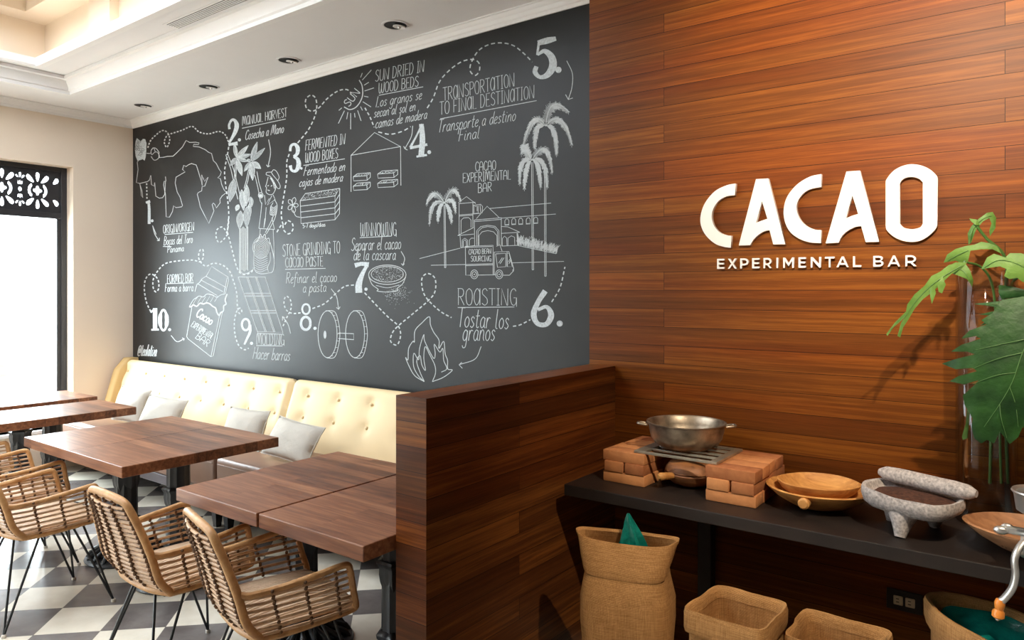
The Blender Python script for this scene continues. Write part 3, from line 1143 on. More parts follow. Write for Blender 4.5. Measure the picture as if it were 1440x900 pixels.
# ------------------------------------------------------------------ rattan armchairs on hairpin legs
def make_chair():
    e = thing('rattan_armchair', 'chair', 'chair', (0, 0, 0), 0, 'rattan armchairs at the tables')
    SZc = 0.445
    # rim paths --------------------------------------------------
    def side_x(z):      # half width of the shell at height z (arms)
        return 0.222 + 0.028 * (z - SZc) / 0.17
    back_c = [(0.222, -0.155, SZc - 0.012), (0.232, -0.205, 0.50), (0.222, -0.232, 0.60), (0.198, -0.262, 0.70), (0.176, -0.284, 0.765), (0.150, -0.294, 0.797), (0.10, -0.300, 0.808), (0.0, -0.304, 0.812)]
    pth = smooth_path(back_c, 6)
    rim = [Vector(p) for p in pth] + [Vector((-p.x, p.y, p.z)) for p in pth[-2::-1]]
    fr = MB()
    fr.tube(rim, 0.0145, 10)
    for s in (1, -1):
        arm = smooth_path([(s * 0.226, -0.222, 0.598), (s * 0.238, -0.19, 0.594), (s * 0.247, -0.09, 0.598), (s * 0.252, 0.04, 0.612), (s * 0.252, 0.125, 0.622), (s * 0.250, 0.148, 0.614),
                           (s * 0.246, 0.158, 0.585), (s * 0.238, 0.172, 0.52), (s * 0.226, 0.188, 0.46), (s * 0.218, 0.178, SZc - 0.004), (s * 0.220, 0.10, SZc - 0.010), (s * 0.222, -0.06, SZc - 0.016), (s * 0.222, -0.155, SZc - 0.012)], 5)
        fr.tube(arm, 0.0125, 9)
    # front and rear seat rails
    fr.tube(smooth_path([(0.218, 0.180, SZc - 0.004), (0.12, 0.205, SZc - 0.006), (0, 0.212, SZc - 0.008), (-0.12, 0.205, SZc - 0.006), (-0.218, 0.180, SZc - 0.004)], 5), 0.013, 9)
    fr.tube(smooth_path([(0.222, -0.155, SZc - 0.012), (0.12, -0.185, SZc - 0.014), (0, -0.192, SZc - 0.014), (-0.12, -0.185, SZc - 0.014), (-0.222, -0.155, SZc - 0.012)], 5), 0.013, 9)
    fr.build('frame', M['rattan_rim'], e)

    def rim_at(z):
        best = min(pth, key=lambda p: abs(p.z - z))
        lo = [p for p in pth if p.z <= z] or [pth[0]]
        hi = [p for p in pth if p.z > z] or [pth[-1]]
        a, b = lo[-1], hi[0]
        t = 0 if b.z == a.z else max(0, min(1, (z - a.z) / (b.z - a.z)))
        return a.lerp(b, t)
    # back: closely laid horizontal rods
    bk = MB()
    zs = [0.447 + 0.0182 * k for k in range(20)]
    rnd = random.Random(5)

    def back_pt(x, z):
        r = rim_at(min(z, 0.806))
        q = 1 - (x / max(0.02, r.x)) ** 2
        return Vector((x, r.y - 0.030 * q * (1.0 if z < 0.78 else 0.3), z))
    for z in zs:
        r = rim_at(z)
        w = r.x - 0.004
        bk.tube([back_pt(w * t, z + rnd.uniform(-.001, .001)) for t in (-1, -0.75, -0.5, -0.25, 0, 0.25, 0.5, 0.75, 1)], 0.0060, 6)
    back = bk.build('backrest', M['rattan'], e)
    # twisted bindings down the back
    for fx in (-0.90, -0.45, 0.0, 0.45, 0.90):
        bd = MB()
        for k in range(len(zs) * 2):
            z = zs[0] + 0.0091 * k
            if z > 0.795: break
            r = rim_at(z)
            p = back_pt(r.x * fx * 1.0, z)
            bd.sphere(p + Vector((0.004 * (1 if k % 2 else -1), -0.006, 0)), 0.0076, 6, (1, 1.1, 0.8))
        bd.build('binding', M['cane_dark'], back)
    # side panels
    for s in (1, -1):
        sp = MB()
        m = 7
        for k in range(m):
            f = (k + 0.6) / m
            z0 = SZc - 0.012 + f * 0.158
            ya, yb = -0.175 - 0.045 * f, 0.186 - 0.030 * f
            pts = []
            for i in range(7):
                t = i / 6
                y = ya + (yb - ya) * t
                z = z0 + 0.015 * f * t
                x = side_x(z) + 0.010 * math.sin(PI * t)
                if i == 0: x = rim_at(z0).x - 0.002
                pts.append((s * x, y, z))
            sp.tube(pts, 0.0058, 6)
        sd = sp.build('side_panel', M['rattan'], e)
        for ty in (0.24, 0.54, 0.84):
            bd = MB()
            for k in range(18):
                f = k / 17
                z = SZc - 0.012 + f * 0.163 + 0.010 * f * ty
                y = (-0.175 - 0.045 * f) * (1 - ty) + (0.186 - 0.03 * f) * ty
                x = side_x(z) + 0.010 * math.sin(PI * ty)
                bd.sphere((s * (x + 0.004 * (1 if k % 2 else -1)), y, z), 0.0068, 6, (1, 1, 0.9))
            bd.build('binding', M['cane_dark'], sd)
    # seat: rods running front to back over a light basket
    st = MB()
    n = 25
    for k in range(n):
        x = -0.207 + 0.414 * k / (n - 1)
        yf = 0.208 - 0.03 * (x / 0.21) ** 2
        yb = -0.188 + 0.03 * (x / 0.21) ** 2
        pts = []
        for i in range(7):
            t = i / 6
            y = yb + (yf - yb) * t
            sag = 0.016 * math.sin(PI * t) * (1 - (x / 0.23) ** 2)
            pts.append((x, y, SZc + 0.006 + sag * 1.6))
        st.tube(pts, 0.0086, 6)
    st.build('seat', M['rattan_seat'], e)
    # hairpin legs
    for sx in (1, -1):
        for sy in (1, -1):
            f = Vector((sx * 0.232, sy * 0.242, 0.014))
            a = Vector((sx * 0.175, sy * 0.075, SZc - 0.032))
            b = Vector((sx * 0.085, sy * 0.150, SZc - 0.032))
            lg = MB()
            lg.tube(smooth_path([a, a.lerp(f, 0.5), f + (a - f) * 0.03 + Vector((0, 0, -0.004)), f + (b - f) * 0.03 + Vector((0, 0, -0.004)), b.lerp(f, 0.5), b], 4), 0.0056, 7)
            lo = lg.build('leg', M['black_metal'], e)
            MB().lathe([(0.0, 0.0005), (0.011, 0.0005), (0.011, 0.012), (0.007, 0.016), (0.0, 0.016)], (f.x, f.y, 0), 12).build('foot_cap', M['foot'], lo)
    mnt = MB()
    for sx in (1, -1):
        mnt.box((sx * 0.175 - 0.012, -0.10, SZc - 0.036), (sx * 0.175 + 0.012, 0.10, SZc - 0.026), 0.003)
    for sy in (1, -1):
        mnt.box((-0.18, sy * 0.150 - 0.012, SZc - 0.0355), (0.18, sy * 0.150 + 0.012, SZc - 0.0265), 0.003)
    mnt.build('leg_mount', M['black_metal'], e, smooth=False)
    return e


chair_spots = [
    (-2.285, 1.635, -0.26, 'rattan armchair at the table touching the partition, nearest the viewer'),
    (-2.925, 1.600, -0.03, 'rattan armchair with its back to the viewer, second from the partition'),
    (-4.085, 1.500, 0.0, 'rattan armchair seen from its side, at the large square table'),
    (-4.755, 1.610, 0.0, 'rattan armchair partly hidden behind the side-on one at the large table'),
    (-5.62, 1.62, 0.0, 'rattan armchair farthest toward the window, only an arm showing'),
]
c0 = make_chair()
for i, (x, y, rz, lb) in enumerate(chair_spots):
    c = c0 if i == 0 else copy_tree(c0)
    c.location = (x, y, 0)
    c.rotation_euler = (0, 0, rz)
    c['label'] = lb


# ------------------------------------------------------------------ wall sign
SGN = thing('wall_sign', 'raised white lettered sign on the wooden wall', 'sign', (0, 0, 0))
SZF = BY - 0.022


def letter(outlines, depth=0.018, off=0.004):
    """outlines: list of (u,v) loops, the first the outer edge, then holes"""
    cu = bpy.data.curves.new('t', 'CURVE')
    cu.dimensions = '2D'
    cu.fill_mode = 'BOTH'
    cu.extrude = depth / 2
    for lp in outlines:
        s = cu.splines.new('POLY')
        s.points.add(len(lp) - 1)
        for p, q in zip(s.points, lp):
            w = on_y(q[0], q[1], SZF)
            p.co = (w.x, w.z, 0, 1)
        s.use_cyclic_u = True
    o = bpy.data.objects.new('t', cu)
    COL.objects.link(o)
    dg = bpy.context.evaluated_depsgraph_get()
    dg.update()
    me = bpy.data.meshes.new_from_object(o.evaluated_get(dg))
    bpy.data.objects.remove(o)
    for v in me.vertices:
        a, b, c = v.co
        v.co = (a, SZF + depth / 2 + off - c - 0.001, b)
    me.name = 'letter'
    me.materials.clear()
    me.materials.append(M['sign'])
    q = bpy.data.objects.new('letter', me)
    COL.objects.link(q)
    q.parent = SGN
    return q


def zz(pts):       # zoom (970,220)-(1330,390) at 4x -> pixels
    return [(970 + x * 0.25, 220 + y * 0.25) for x, y in pts]


def arc_pts(cx, cy, rx, ry, a0, a1, n=20):
    return [(cx + rx * math.cos(math.radians(a0 + (a1 - a0) * k / n)), cy + ry * math.sin(math.radians(a0 + (a1 - a0) * k / n))) for k in range(n + 1)]


def sm(pts, n=5):
    return [(p.x, p.y) for p in smooth_path([(x, y, 0) for x, y in pts], n)]


# C
letter([zz([(257, 152)] + sm([(252, 152), (205, 162), (140, 195), (85, 260), (60, 330), (62, 390), (90, 445), (140, 490), (190, 508), (229, 513)]) +
           sm([(233, 446), (205, 442), (165, 425), (135, 390), (122, 345), (128, 300), (155, 255), (200, 225), (252, 217)]))])
letter([zz([(371, 127), (440, 123), (536, 494), (468, 494)] + sm([(447, 414), (420, 420), (385, 440), (355, 470), (338, 499)]) + [(274, 500)]),
        zz([(405, 252), (435, 350), (400, 362), (371, 373)])])
letter([zz([(739, 99)] + sm([(735, 99), (675, 113), (605, 155), (550, 220), (528, 290), (532, 360), (560, 420), (610, 460), (670, 482), (737, 487)]) +
           sm([(737, 414), (700, 410), (655, 390), (618, 350), (600, 300), (605, 255), (635, 210), (680, 182), (739, 171)]))])
letter([zz([(880, 84), (956, 79), (1065, 480), (988, 481)] + sm([(963, 391), (930, 396), (885, 420), (855, 448), (836, 485)]) + [(763, 488)]),
        zz([(914, 219), (946, 323), (910, 334), (876, 348)])])
letter([zz(sm([(1101, 150), (1105, 130), (1140, 85), (1190, 55), (1245, 43), (1300, 50), (1350, 72), (1388, 108), (1394, 130)]) +
           sm([(1392, 385), (1380, 410), (1340, 448), (1295, 473), (1245, 480), (1195, 473), (1145, 450), (1108, 415), (1101, 390)])),
        zz(sm([(1181, 150), (1195, 130), (1225, 116), (1260, 115), (1290, 125), (1310, 145)]) +
           sm([(1310, 378), (1295, 398), (1260, 408), (1230, 407), (1200, 398), (1181, 378)]))])


# strap line: simple grotesque capitals built as strokes
def cap(u0, u1, vb0, vb1, h0, h1, kind):
    """one capital between pixel columns u0..u1; baseline vb, height h (pixels); strokes are 22 % bars"""
    def P(x, y):
        u = u0 + (u1 - u0) * x
        vb = vb0 + (vb1 - vb0) * x
        h = h0 + (h1 - h0) * x
        return (u, vb - h * y)
    w = 0.17
    sw = 0.165 * (h0) / max(1e-3, (u1 - u0))         # stroke width along x
    loops = []
    if kind == 'E':
        loops = [[(0, 0), (1, 0), (1, w), (sw, w), (sw, .42), (.92, .42), (.92, .42 + w), (sw, .42 + w), (sw, 1 - w), (1, 1 - w), (1, 1), (0, 1)]]
    elif kind == 'X':
        a = sw * 1.15
        loops = [[(0, 0), (a, 0), (.5, .38), (1 - a, 0), (1, 0), (.5 + a * .5, .5), (.98, 1), (.98 - a, 1), (.5, .63), (.02 + a, 1), (.02, 1), (.5 - a * .5, .5)]]
    elif kind in 'PRB':
        if kind == 'P':
            o = [(0, 0), (sw, 0), (sw, .30)] + [(.5 + .5 * math.cos(t), .65 + .35 * math.sin(t)) for t in [(-90 + 18 * k) * PI / 180 for k in range(11)]] + [(0, 1)]
            i = [(sw, .30 + w)] + [(.5 + (.5 - sw) * math.cos(t), .65 + (.35 - w) * math.sin(t)) for t in [(-90 + 18 * k) * PI / 180 for k in range(11)]] + [(sw, 1 - w)]
            loops = [o, i]
        elif kind == 'R':
            o = [(0, 0), (sw, 0), (sw, .30), (.46, .30), (.78, 0), (1.02, 0), (.66, .335)] + [(.5 + .47 * math.cos(t), .66 + .34 * math.sin(t)) for t in [(-66 + 15.6 * k) * PI / 180 for k in range(11)]] + [(0, 1)]
            i = [(sw, .30 + w)] + [(.5 + (.47 - sw) * math.cos(t), .65 + (.35 - w) * math.sin(t)) for t in [(-90 + 18 * k) * PI / 180 for k in range(11)]] + [(sw, 1 - w)]
            loops = [o, i]
        else:
            o = [(0, 0)] + [(.55 + .45 * math.cos(t), .29 + .29 * math.sin(t)) for t in [(-90 + 15 * k) * PI / 180 for k in range(10)]] + [(.75, .54)] + \
                [(.52 + .42 * math.cos(t), .76 + .24 * math.sin(t)) for t in [(-40 + 16 * k) * PI / 180 for k in range(9)]] + [(0, 1)]
            i1 = [(sw, w)] + [(.55 + (.45 - sw) * math.cos(t), .29 + (.29 - w) * math.sin(t)) for t in [(-90 + 22.5 * k) * PI / 180 for k in range(9)]] + [(sw, .58 - w)]
            i2 = [(sw, .58)] + [(.52 + (.42 - sw) * math.cos(t), .70 + .13 * math.sin(t)) for t in [(-90 + 22.5 * k) * PI / 180 for k in range(9)]] + [(sw, .83)]
            loops = [o, i1, i2]
    elif kind == 'I':
        loops = [[(0, 0), (1, 0), (1, 1), (0, 1)]]
    elif kind == 'M':
        loops = [[(0, 0), (sw, 0), (sw, .68), (.5, .16), (1 - sw, .68), (1 - sw, 0), (1, 0), (1, 1), (1 - sw, 1), (.5, .44), (sw, 1), (0, 1)]]
    elif kind == 'N':
        loops = [[(0, 0), (sw, 0), (sw, .70), (1 - sw, 0), (1, 0), (1, 1), (1 - sw, 1), (1 - sw, .30), (sw, 1), (0, 1)]]
    elif kind == 'T':
        loops = [[(.5 - sw / 2, 0), (.5 + sw / 2, 0), (.5 + sw / 2, 1 - w), (1, 1 - w), (1, 1), (0, 1), (0, 1 - w), (.5 - sw / 2, 1 - w)]]
    elif kind == 'A':
        loops = [[(0, 0), (sw, 0), (.26, .23), (.74, .23), (1 - sw, 0), (1, 0), (.5 + sw / 2, 1), (.5 - sw / 2, 1)], [(.31, .38), (.69, .38), (.5, .80)]]
    elif kind == 'L':
        loops = [[(0, 0), (1, 0), (1, w), (sw, w), (sw, 1), (0, 1)]]
    return letter([[P(x, y) for x, y in lp] for lp in loops], depth=0.012)


tag_letters = [('E', 152, 192), ('X', 212, 262), ('P', 282, 328), ('E', 349, 390), ('R', 413, 458), ('I', 486, 495), ('M', 524, 584), ('E', 610, 651), ('N', 679, 736), ('T', 759, 812), ('A', 824, 892), ('L', 917, 963), ('B', 1031, 1088), ('A', 1112, 1182), ('R', 1212, 1273)]
for (ch, x0, x1) in tag_letters:
    b = lambda x: 632 - (x - 152) / 1121 * 15
    hh = lambda x: 56 + (x - 152) / 1121 * 6.5
    cap(970 + x0 / 4, 970 + x1 / 4, 220 + b(x0) / 4, 220 + b(x1) / 4, hh(x0) / 4, hh(x1) / 4, ch)

# ------------------------------------------------------------------ black shelf on the wooden wall
SHZ = 0.802
SHY = 2.505
sh = thing('shelf', 'long black wooden shelf against the wooden wall', 'shelf', (0, 0, 0))
MB().box((-1.60, SHY, SHZ - 0.046), (1.2, BY - 0.002, SHZ), 0.003).build('board', M['shelf'], sh, smooth=False)
for x in (-1.20, 0.62):
    lg = MB()
    lg.box((x - 0.03, BY - 0.06, 0.0), (x + 0.03, BY - 0.004, SHZ - 0.047), 0.003)
    lg.build('leg', M['shelf'], sh, smooth=False)
    lg = MB()
    lg.box((x - 0.02, SHY + 0.18, SHZ - 0.10), (x + 0.02, BY - 0.061, SHZ - 0.047), 0.003)
    lg.build('bracket', M['shelf'], sh, smooth=False)

# outlet in the wall under the shelf
op = on_y(1272, 845, BY)
ol = thing('wall_outlet', 'small double power outlet low on the wooden wall', 'outlet', (op.x, BY, op.z))
MB().box((-0.06, -0.008, -0.038), (0.06, -0.0005, 0.038), 0.002).build('cover_plate', M['plate_dark'], ol, smooth=False)
for s in (-1, 1):
    rc = MB().box((s * 0.020 - 0.016, -0.011, -0.017), (s * 0.020 + 0.016, -0.0081, 0.017), 0.003).build('receptacle', M['ivory'], ol, smooth=False)
    k = MB()
    for dz in (-0.006, 0.006):
        k.box((s * 0.020 - 0.007, -0.0116, dz - 0.0015), (s * 0.020 + 0.003, -0.0111, dz + 0.0015))
    k.lathe([(0.0, 0), (0.003, 0), (0.003, 0.0004), (0, 0.0004)], (0, 0, 0), 10)
    for v in list(k.bm.verts)[-32:]:
        pass
    k.build('slots', M['plate_dark'], rc, smooth=False)

# ------------------------------------------------------------------ brick stove
BL, BW, BH = 0.190, 0.0855, 0.0435


def make_brick(name, seed):
    rnd = random.Random(seed)
    mb = MB()
    mb.box((-BL / 2, -BW / 2, 0), (BL / 2, BW / 2, BH), 0.0035, 2)
    for v in mb.bm.verts:
        n = noise.noise(v.co * 40 + Vector((seed * 7.1, 0, 0)))
        v.co.x += 0.0012 * n
        v.co.y += 0.0012 * noise.noise(v.co * 35 + Vector((0, seed * 3.3, 0)))
    o = mb.build('brick', M['brick'])
    return o


bprotos = [make_brick('brick', s) for s in range(3)]
used = [False] * 3
bcount = 0


def brick(x, y, z, rz, label, group):
    global bcount
    k = bcount % 3
    bcount += 1
    o = bprotos[k] if not used[k] else bprotos[k].copy()
    if used[k]: COL.objects.link(o)
    used[k] = True
    o.location = (x, y, z)
    o.rotation_euler = (0, 0, rz)
    tag(o, label, 'brick', group)


def brick_stack(x0, y0, which, lean):
    rnd = random.Random(len(which))
    g = 'bricks of the %s stack on the shelf' % which
    names = ('front', 'second', 'third', 'rearmost')
    for layer, ln in ((0, 'bottom'), (1, 'middle'), (2, 'top')):
        z = SHZ + 0.0004 + layer * (BH + 0.0004)
        if layer != 1:
            for k in range(4):
                brick(x0 + BL / 2 + rnd.uniform(-.004, .004), y0 + BW / 2 + k * (BW + 0.0035) + lean, z, rnd.uniform(-.012, .012),
                      '%s brick of four in the %s layer of the %s brick stack' % (names[k], ln, which), g)
        else:
            for i in range(2):
                for k in range(2):
                    brick(x0 + BW / 2 + 0.005 + i * (BW + 0.009) + lean, y0 + BL / 2 - 0.004 + k * (BL + 0.004), z, PI / 2 + rnd.uniform(-.012, .012),
                          '%s %s brick in the middle layer of the %s brick stack' % ('front' if k == 0 else 'rear', 'left' if i == 0 else 'right', which), g)


pL = on_z(848.8, 675.6, SHZ)
pR = on_z(991.8, 703, SHZ)
brick_stack(pL.x, pL.y, 'left', 0.0)
brick_stack(pR.x, pR.y, 'right', 0.0)
GZ = SHZ + 3 * (BH + 0.0004) + 0.001

# iron grate resting on both stacks
gx0 = pL.x + BL - 0.055
gx1 = pR.x + 0.035
gy0, gy1 = pL.y + 0.012, pL.y + 0.30
gr = thing('grate', 'flat metal cooking grate resting on both brick stacks', 'grate', ((gx0 + gx1) / 2, (gy0 + gy1) / 2, GZ))
hx, hy = (gx1 - gx0) / 2, (gy1 - gy0) / 2
f = MB()
f.box((-hx, -hy, 0), (hx, -hy + 0.014, 0.010), 0.001).box((-hx, hy - 0.014, 0), (hx, hy, 0.010), 0.001)
f.box((-hx, -hy + 0.014, 0), (-hx + 0.045, hy - 0.014, 0.010), 0.001).box((hx - 0.03, -hy + 0.014, 0), (hx, hy - 0.014, 0.010), 0.001)
f.build('frame', M['grate_metal'], gr, smooth=False)
for k in range(3):
    y = -hy + 0.075 + k * 0.068
    b = MB().box((-hx + 0.045, y, 0.0), (hx - 0.03, y + 0.014, 0.009), 0.001)
    for i in range(16):
        x = -hx + 0.055 + i * (2 * hx - 0.09) / 16
        b.box((x, y + 0.014, 0.002), (x + 0.006, y + 0.018, 0.008))
    b.build('bar', M['grate_metal'], gr, smooth=False)

# aluminium pot
pc = on_z(965, 630, GZ + 0.0105)
pot = thing('cooking_pot', 'worn aluminium pot with two lug handles on the grate', 'pot', (pc.x, pc.y, GZ + 0.0107))
MB().lathe([(0.0, 0.0), (0.070, 0.0), (0.100, 0.006), (0.128, 0.022), (0.144, 0.046), (0.151, 0.075), (0.156, 0.104), (0.162, 0.107), (0.162, 0.110), (0.154, 0.110), (0.148, 0.104),
            (0.142, 0.075), (0.134, 0.048), (0.118, 0.026), (0.092, 0.012), (0.0, 0.008)], n=56).build('body', M['aluminium'], pot)
for s in (-1, 1):
    a = YAW * 0.75
    ux, uy = math.cos(a) * s, math.sin(a) * s
    vx, vy = -uy, ux
    pts = [(ux * r + vx * q, uy * r + vy * q, z) for r, q, z in ((0.158, -0.020, 0.095), (0.185, -0.020, 0.098), (0.196, -0.012, 0.099), (0.198, 0, 0.099), (0.196, 0.012, 0.099), (0.185, 0.020, 0.098), (0.158, 0.020, 0.095))]
    MB().tube(pts, 0.0055, 8).build('handle', M['aluminium'], pot)

# gourd bowl with handle beneath the grate
gb = on_z(962, 689, SHZ)
gd = thing('wooden_bowl', 'dark wooden bowl with a stub handle under the grate', 'bowl', (gb.x - 0.01, gb.y + 0.09, SHZ))
MB().lathe([(0.0, 0.0005), (0.045, 0.0005), (0.075, 0.012), (0.098, 0.032), (0.106, 0.052), (0.104, 0.056), (0.098, 0.054), (0.088, 0.036), (0.06, 0.014), (0.0, 0.008)], n=36, wob=0.05, seed=2).build('body', M['bowl_dark'], gd)
MB().lathe([(0.100, 0.057), (0.102, 0.060), (0.096, 0.078), (0.082, 0.093), (0.05, 0.102), (0.0, 0.105)], n=36, wob=0.05, seed=4).build('lid', M['bowl_dark'], gd)
MB().tube([(-0.035, -0.085, 0.050), (-0.055, -0.125, 0.052), (-0.066, -0.148, 0.053), (-0.070, -0.156, 0.053)], [0.013, 0.015, 0.016, 0.009], 10).build('handle', M['bowl_wood'], gd)


# ------------------------------------------------------------------ wooden bowls
def bowl(name, label, loc, prof, mat, sx=1, sy=1, rot=0, wob=0.05, seed=1, n=48, tilt=0):
    e = thing(name, label, 'bowl', loc)
    mb = MB().lathe(prof, (0, 0, 0), n, sx, sy, wob, seed, rot)
    if tilt:
        bmesh.ops.rotate(mb.bm, verts=mb.bm.verts, cent=(0, 0, 0), matrix=Matrix.Rotation(tilt, 3, 'X'))
        lo = min(v.co.z for v in mb.bm.verts)
        bmesh.ops.translate(mb.bm, verts=mb.bm.verts, vec=(0, 0, -lo))
    return e, mb.build('body', mat, e)


bc = on_z(1150, 714, SHZ)
LBX, LBY = bc.x, bc.y + 0.015
e, b = bowl('wooden_bowl', 'large shallow wooden bowl on the shelf holding a smaller bowl', (LBX, LBY, SHZ + 0.0005),
            [(0.0, 0.0), (0.060, 0.0), (0.105, 0.014), (0.150, 0.040), (0.180, 0.066), (0.186, 0.074), (0.178, 0.077), (0.165, 0.068), (0.135, 0.045), (0.09, 0.020), (0.0, 0.012)], M['bowl_wood'], 1.0, 0.92, 0.3, 0.04, 3)
hd = on_z(1127, 711, SHZ + 0.052)
hv = Vector((hd.x - LBX, hd.y - LBY, 0)).normalized()
MB().tube([hv * 0.140 + Vector((0, 0, 0.052)), hv * 0.165 + Vector((0, 0, 0.052)), hv * 0.182 + Vector((0, 0, 0.052)), hv * 0.187 + Vector((0, 0, 0.052))], [0.016, 0.019, 0.020, 0.014], 12).build('handle', M['bowl_wood'], e)
e, b = bowl('wooden_bowl', 'smaller wooden bowl lying inside the large shallow bowl', (LBX - 0.005, LBY + 0.005, SHZ + 0.030),
            [(0.0, 0.0), (0.055, 0.0), (0.095, 0.012), (0.126, 0.034), (0.140, 0.056), (0.143, 0.063), (0.136, 0.065), (0.118, 0.044), (0.085, 0.024), (0.0, 0.014)], M['bowl_wood'], 1.0, 0.88, 0.5, 0.05, 8)
rb = on_z(1421, 772, SHZ)
e, b = bowl('wooden_bowl', 'rough wooden bowl with dark crumbs at the right end of the shelf', (-0.022, 2.668, SHZ + 0.0005),
            [(0.0, 0.0), (0.05, 0.0), (0.10, 0.016), (0.150, 0.044), (0.186, 0.072), (0.192, 0.079), (0.184, 0.082), (0.165, 0.066), (0.12, 0.034), (0.06, 0.016), (0.0, 0.012)], M['bowl_grey'], 1.03, 0.82, -0.25, 0.06, 5)
cr = MB()
rnd = random.Random(3)
for k in range(90):
    a, r = rnd.uniform(-2.4, -0.7), rnd.uniform(0.085, 0.125)
    x, y = r * math.cos(a) * 1.03, r * math.sin(a) * 0.82
    t = (r - 0.06) / 0.06
    cr.sphere((x, y, 0.0165 + max(0, t) * 0.0175), rnd.uniform(0.002, 0.0045), 6, (1.3, 1, 0.8))
tag(cr.build('cacao_crumbs', M['ground_cacao'], e), kind='stuff')

# ------------------------------------------------------------------ stone metate with its roller
MX, MY, MR = -0.362, 2.690, -0.33
mt = thing('grinding_stone', 'grey stone metate filled with ground cacao on the shelf', 'grinding stone', (MX, MY, SHZ), MR)
TZ = 0.118
hx, hy = 0.146, 0.108


def rr(a, hx, hy, p=3.2):
    c, s = math.cos(a), math.sin(a)
    k = (abs(c) ** p + abs(s) ** p) ** (-1 / p)
    return c * k * hx, s * k * hy


rings = []
for (f, z) in ((0.0, 0.066), (0.55, 0.066), (0.80, 0.072), (0.94, 0.088), (1.0, 0.105), (1.0, 0.122), (0.97, 0.131), (0.90, 0.129), (0.84, 0.115), (0.6, 0.106), (0.0, 0.104)):
    ring = []
    for k in range(40):
        x, y = rr(2 * PI * k / 40, hx * max(f, 0.001), hy * max(f, 0.001))
        nz = 0.004 * noise.noise(Vector((x * 18, y * 18, z * 30)))
        lip = 0.012 * max(0, -x / hx) if z > 0.1 else 0
        ring.append((x * (1 + nz * 3), y * (1 + nz * 3), z + nz + lip))
    rings.append(ring)
mb = MB()
mb.loft(rings, cap0=True, cap1=True)
mb.build('trough', M['stone'], mt)
for (x, y, tx, ty) in ((0.0, -0.050, 0.004, -0.082), (0.03, 0.075, 0.014, 0.125), (-0.085, 0.055, -0.105, 0.070)):
    lg = MB()
    lg.tube([(x + (tx - x) * (0.09 - zq) / 0.09, y + (ty - y) * (0.09 - zq) / 0.09, zq) for zq in (0.09, 0.066, 0.040, 0.016)] + [(tx, ty, 0.0005)], [0.046, 0.043, 0.030, 0.021, 0.016], 16)
    lg.build('leg', M['stone'], mt)
pw = []
for f, z in ((0.86, 0.117), (0.80, 0.119), (0.5, 0.128), (0.2, 0.132), (0.0, 0.133)):
    ring = []
    for k in range(32):
        x, y = rr(2 * PI * k / 32, hx * max(f, 0.001), hy * max(f, 0.001))
        ring.append((x, y, z + 0.003 * noise.noise(Vector((x * 40, y * 40, 2)))))
    pw.append(ring)
mb = MB()
mb.loft(pw, cap1=True)
tag(mb.build('ground_cacao', M['ground_cacao'], mt), kind='stuff')
c_, s_ = math.cos(MR), math.sin(MR)
rl = MB()
pts, rs = [], []
for k in range(15):
    t = k / 14
    x = -0.150 + 0.310 * t
    pts.append((x, 0.0, 0.0))
    rs.append(0.0265 * (1 - 0.25 * abs(2 * t - 1) ** 4) * (0.55 if k in (0, 14) else 1))
rl.tube(pts, rs, 18)
for v in rl.bm.verts:
    q = 1 + 0.05 * noise.noise(v.co * 22)
    v.co.y *= q
    v.co.z *= q
ro = rl.build('stone_roller', M['stone'])
tag(ro, 'grey stone roller lying across the back edge of the metate', 'roller')
lx, ly = 0.012, 0.055
ro.location = (MX + lx * c_ - ly * s_, MY + lx * s_ + ly * c_, SHZ + 0.1605)
ro.rotation_euler = (0, 0.02, MR)

# ------------------------------------------------------------------ glass vase
VX, VY, VR, VHT = -0.172, 2.955, 0.090, 0.865
vs = thing('glass_vase', 'tall clear glass cylinder vase on the shelf by the wall', 'vase', (VX, VY, SHZ))
MB().lathe([(0.0, 0.001), (VR - 0.004, 0.001), (VR, 0.005), (VR, VHT - 0.004), (VR - 0.003, VHT), (VR - 0.006, VHT - 0.004), (VR - 0.006, 0.022), (VR - 0.012, 0.016), (0.0, 0.014)], n=56).build('cylinder', M['vase_glass'], vs)
MB().lathe([(0.0, 0.0165), (VR - 0.013, 0.0185), (VR - 0.0075, 0.024), (VR - 0.0075, 0.46), (VR - 0.010, 0.462), (0.0, 0.462)], n=56).build('water', M['water'], vs)

# ------------------------------------------------------------------ leafy cutting in the vase
pl = thing('leafy_plant', 'green philodendron cutting with drooping lobed leaves in the vase', 'plant', (VX, VY, SHZ + 0.05))


